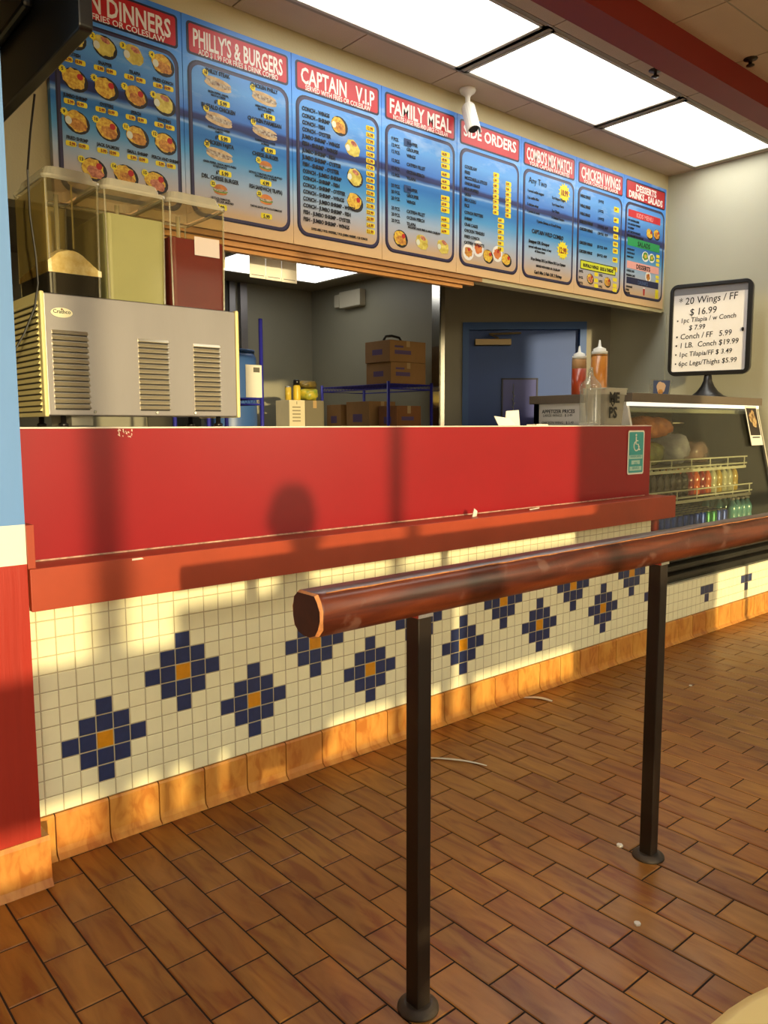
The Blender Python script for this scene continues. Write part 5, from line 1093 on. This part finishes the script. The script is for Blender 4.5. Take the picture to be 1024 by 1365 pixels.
Rr = [(0.155, 0.11), (0.135, 0.10), (0.155, 0.11), (0.16, 0.10), (0.07, 0.065), (0.052, 0.055), (0.075, 0.088), (0.070, 0.080)]
E_ = [(0, 1), (1, 2), (2, 3), (3, 4), (4, 5), (5, 6), (6, 7)]
for sx_ in (-1, 1):
    b0 = len(P_); P_ += [(sx_*0.19, -0.03, 1.06), (sx_*0.24, -0.02, 0.90), (sx_*0.26, 0.02, 0.77), (sx_*0.21, 0.16, 0.66), (sx_*0.16, 0.27, 0.615)]; Rr += [0.062, 0.05, 0.042, 0.034, 0.028]
    E_ += [(3, b0), (b0, b0+1), (b0+1, b0+2), (b0+2, b0+3), (b0+3, b0+4)]
    b1 = len(P_); P_ += [(sx_*0.14, 0.315, 0.598)]; Rr += [(0.042, 0.016)]; E_ += [(b0+4, b1)]
    for q, (dx, ln) in enumerate(((-0.030, 0.058), (-0.010, 0.070), (0.010, 0.064), (0.030, 0.050))):
        f0 = len(P_); P_ += [(sx_*(0.14-dx), 0.345, 0.600), (sx_*(0.14-dx), 0.345+ln*0.55, 0.592), (sx_*(0.14-dx), 0.345+ln, 0.572)]; Rr += [0.009, 0.0085, 0.0075]; E_ += [(b1, f0), (f0, f0+1), (f0+1, f0+2)]
    f0 = len(P_); P_ += [(sx_*0.105, 0.305, 0.592), (sx_*0.088, 0.335, 0.585)]; Rr += [0.011, 0.009]; E_ += [(b1, f0), (f0, f0+1)]
    l0 = len(P_); P_ += [(sx_*0.10, 0.06, 0.545), (sx_*0.13, 0.40, 0.52), (sx_*0.13, 0.44, 0.46), (sx_*0.13, 0.30, 0.15), (sx_*0.13, 0.31, 0.10), (sx_*0.14, 0.45, 0.083)]; Rr += [0.085, 0.065, 0.06, 0.042, 0.04, 0.032]
    E_ += [(0, l0), (l0, l0+1), (l0+1, l0+2), (l0+2, l0+3), (l0+3, l0+4), (l0+4, l0+5)]
body = skin_body('body', E_, P_, Rr, shirt, pt)
hd_ = MB(); hd_.lathe([(0.004, HZ+0.135), (0.05, HZ+0.125), (0.082, HZ+0.09), (0.096, HZ+0.04), (0.096, HZ), (0.088, HZ-0.04), (0.07, HZ-0.07)], (0, -0.012, 0), 24)
hd_.build('hair', hair, pt)
fc = MB(); fc.lathe([(0.004, HZ-0.115), (0.035, HZ-0.105), (0.062, HZ-0.07), (0.078, HZ-0.02), (0.080, HZ+0.03), (0.070, HZ+0.08)], (0, 0.03, 0), 24)
fc.prism([(-0.012, 0.105, HZ-0.03), (0.012, 0.105, HZ-0.03), (0, 0.105, HZ+0.02)], (0, 0.022, 0)); fo_ = fc.build('face', skinm, pt)
for sx_ in (-1, 1):
    MB().lathe([(0.001, -0.006), (0.010, 0.0), (0.001, 0.006)], (sx_*0.030, 0.104, HZ+0.022), 12).build('eye', mat('eye_dark', (30, 24, 20), 0.3), fo_)
    MB().lathe([(0.004, -0.030), (0.014, -0.01), (0.016, 0.015), (0.004, 0.030)], (sx_*0.094, 0.01, HZ+0.0), 10).build('ear', skinm, fo_)
MB().box(-0.022, 0.022, 0.098, 0.104, HZ-0.062, HZ-0.055).build('mouth', mat('lips', (140, 80, 66), 0.5), fo_)

struct(B(4.704, XR-0.0005, 0.905, 0.925, 0.0, 2.10).build('trim_6', wallgrey))
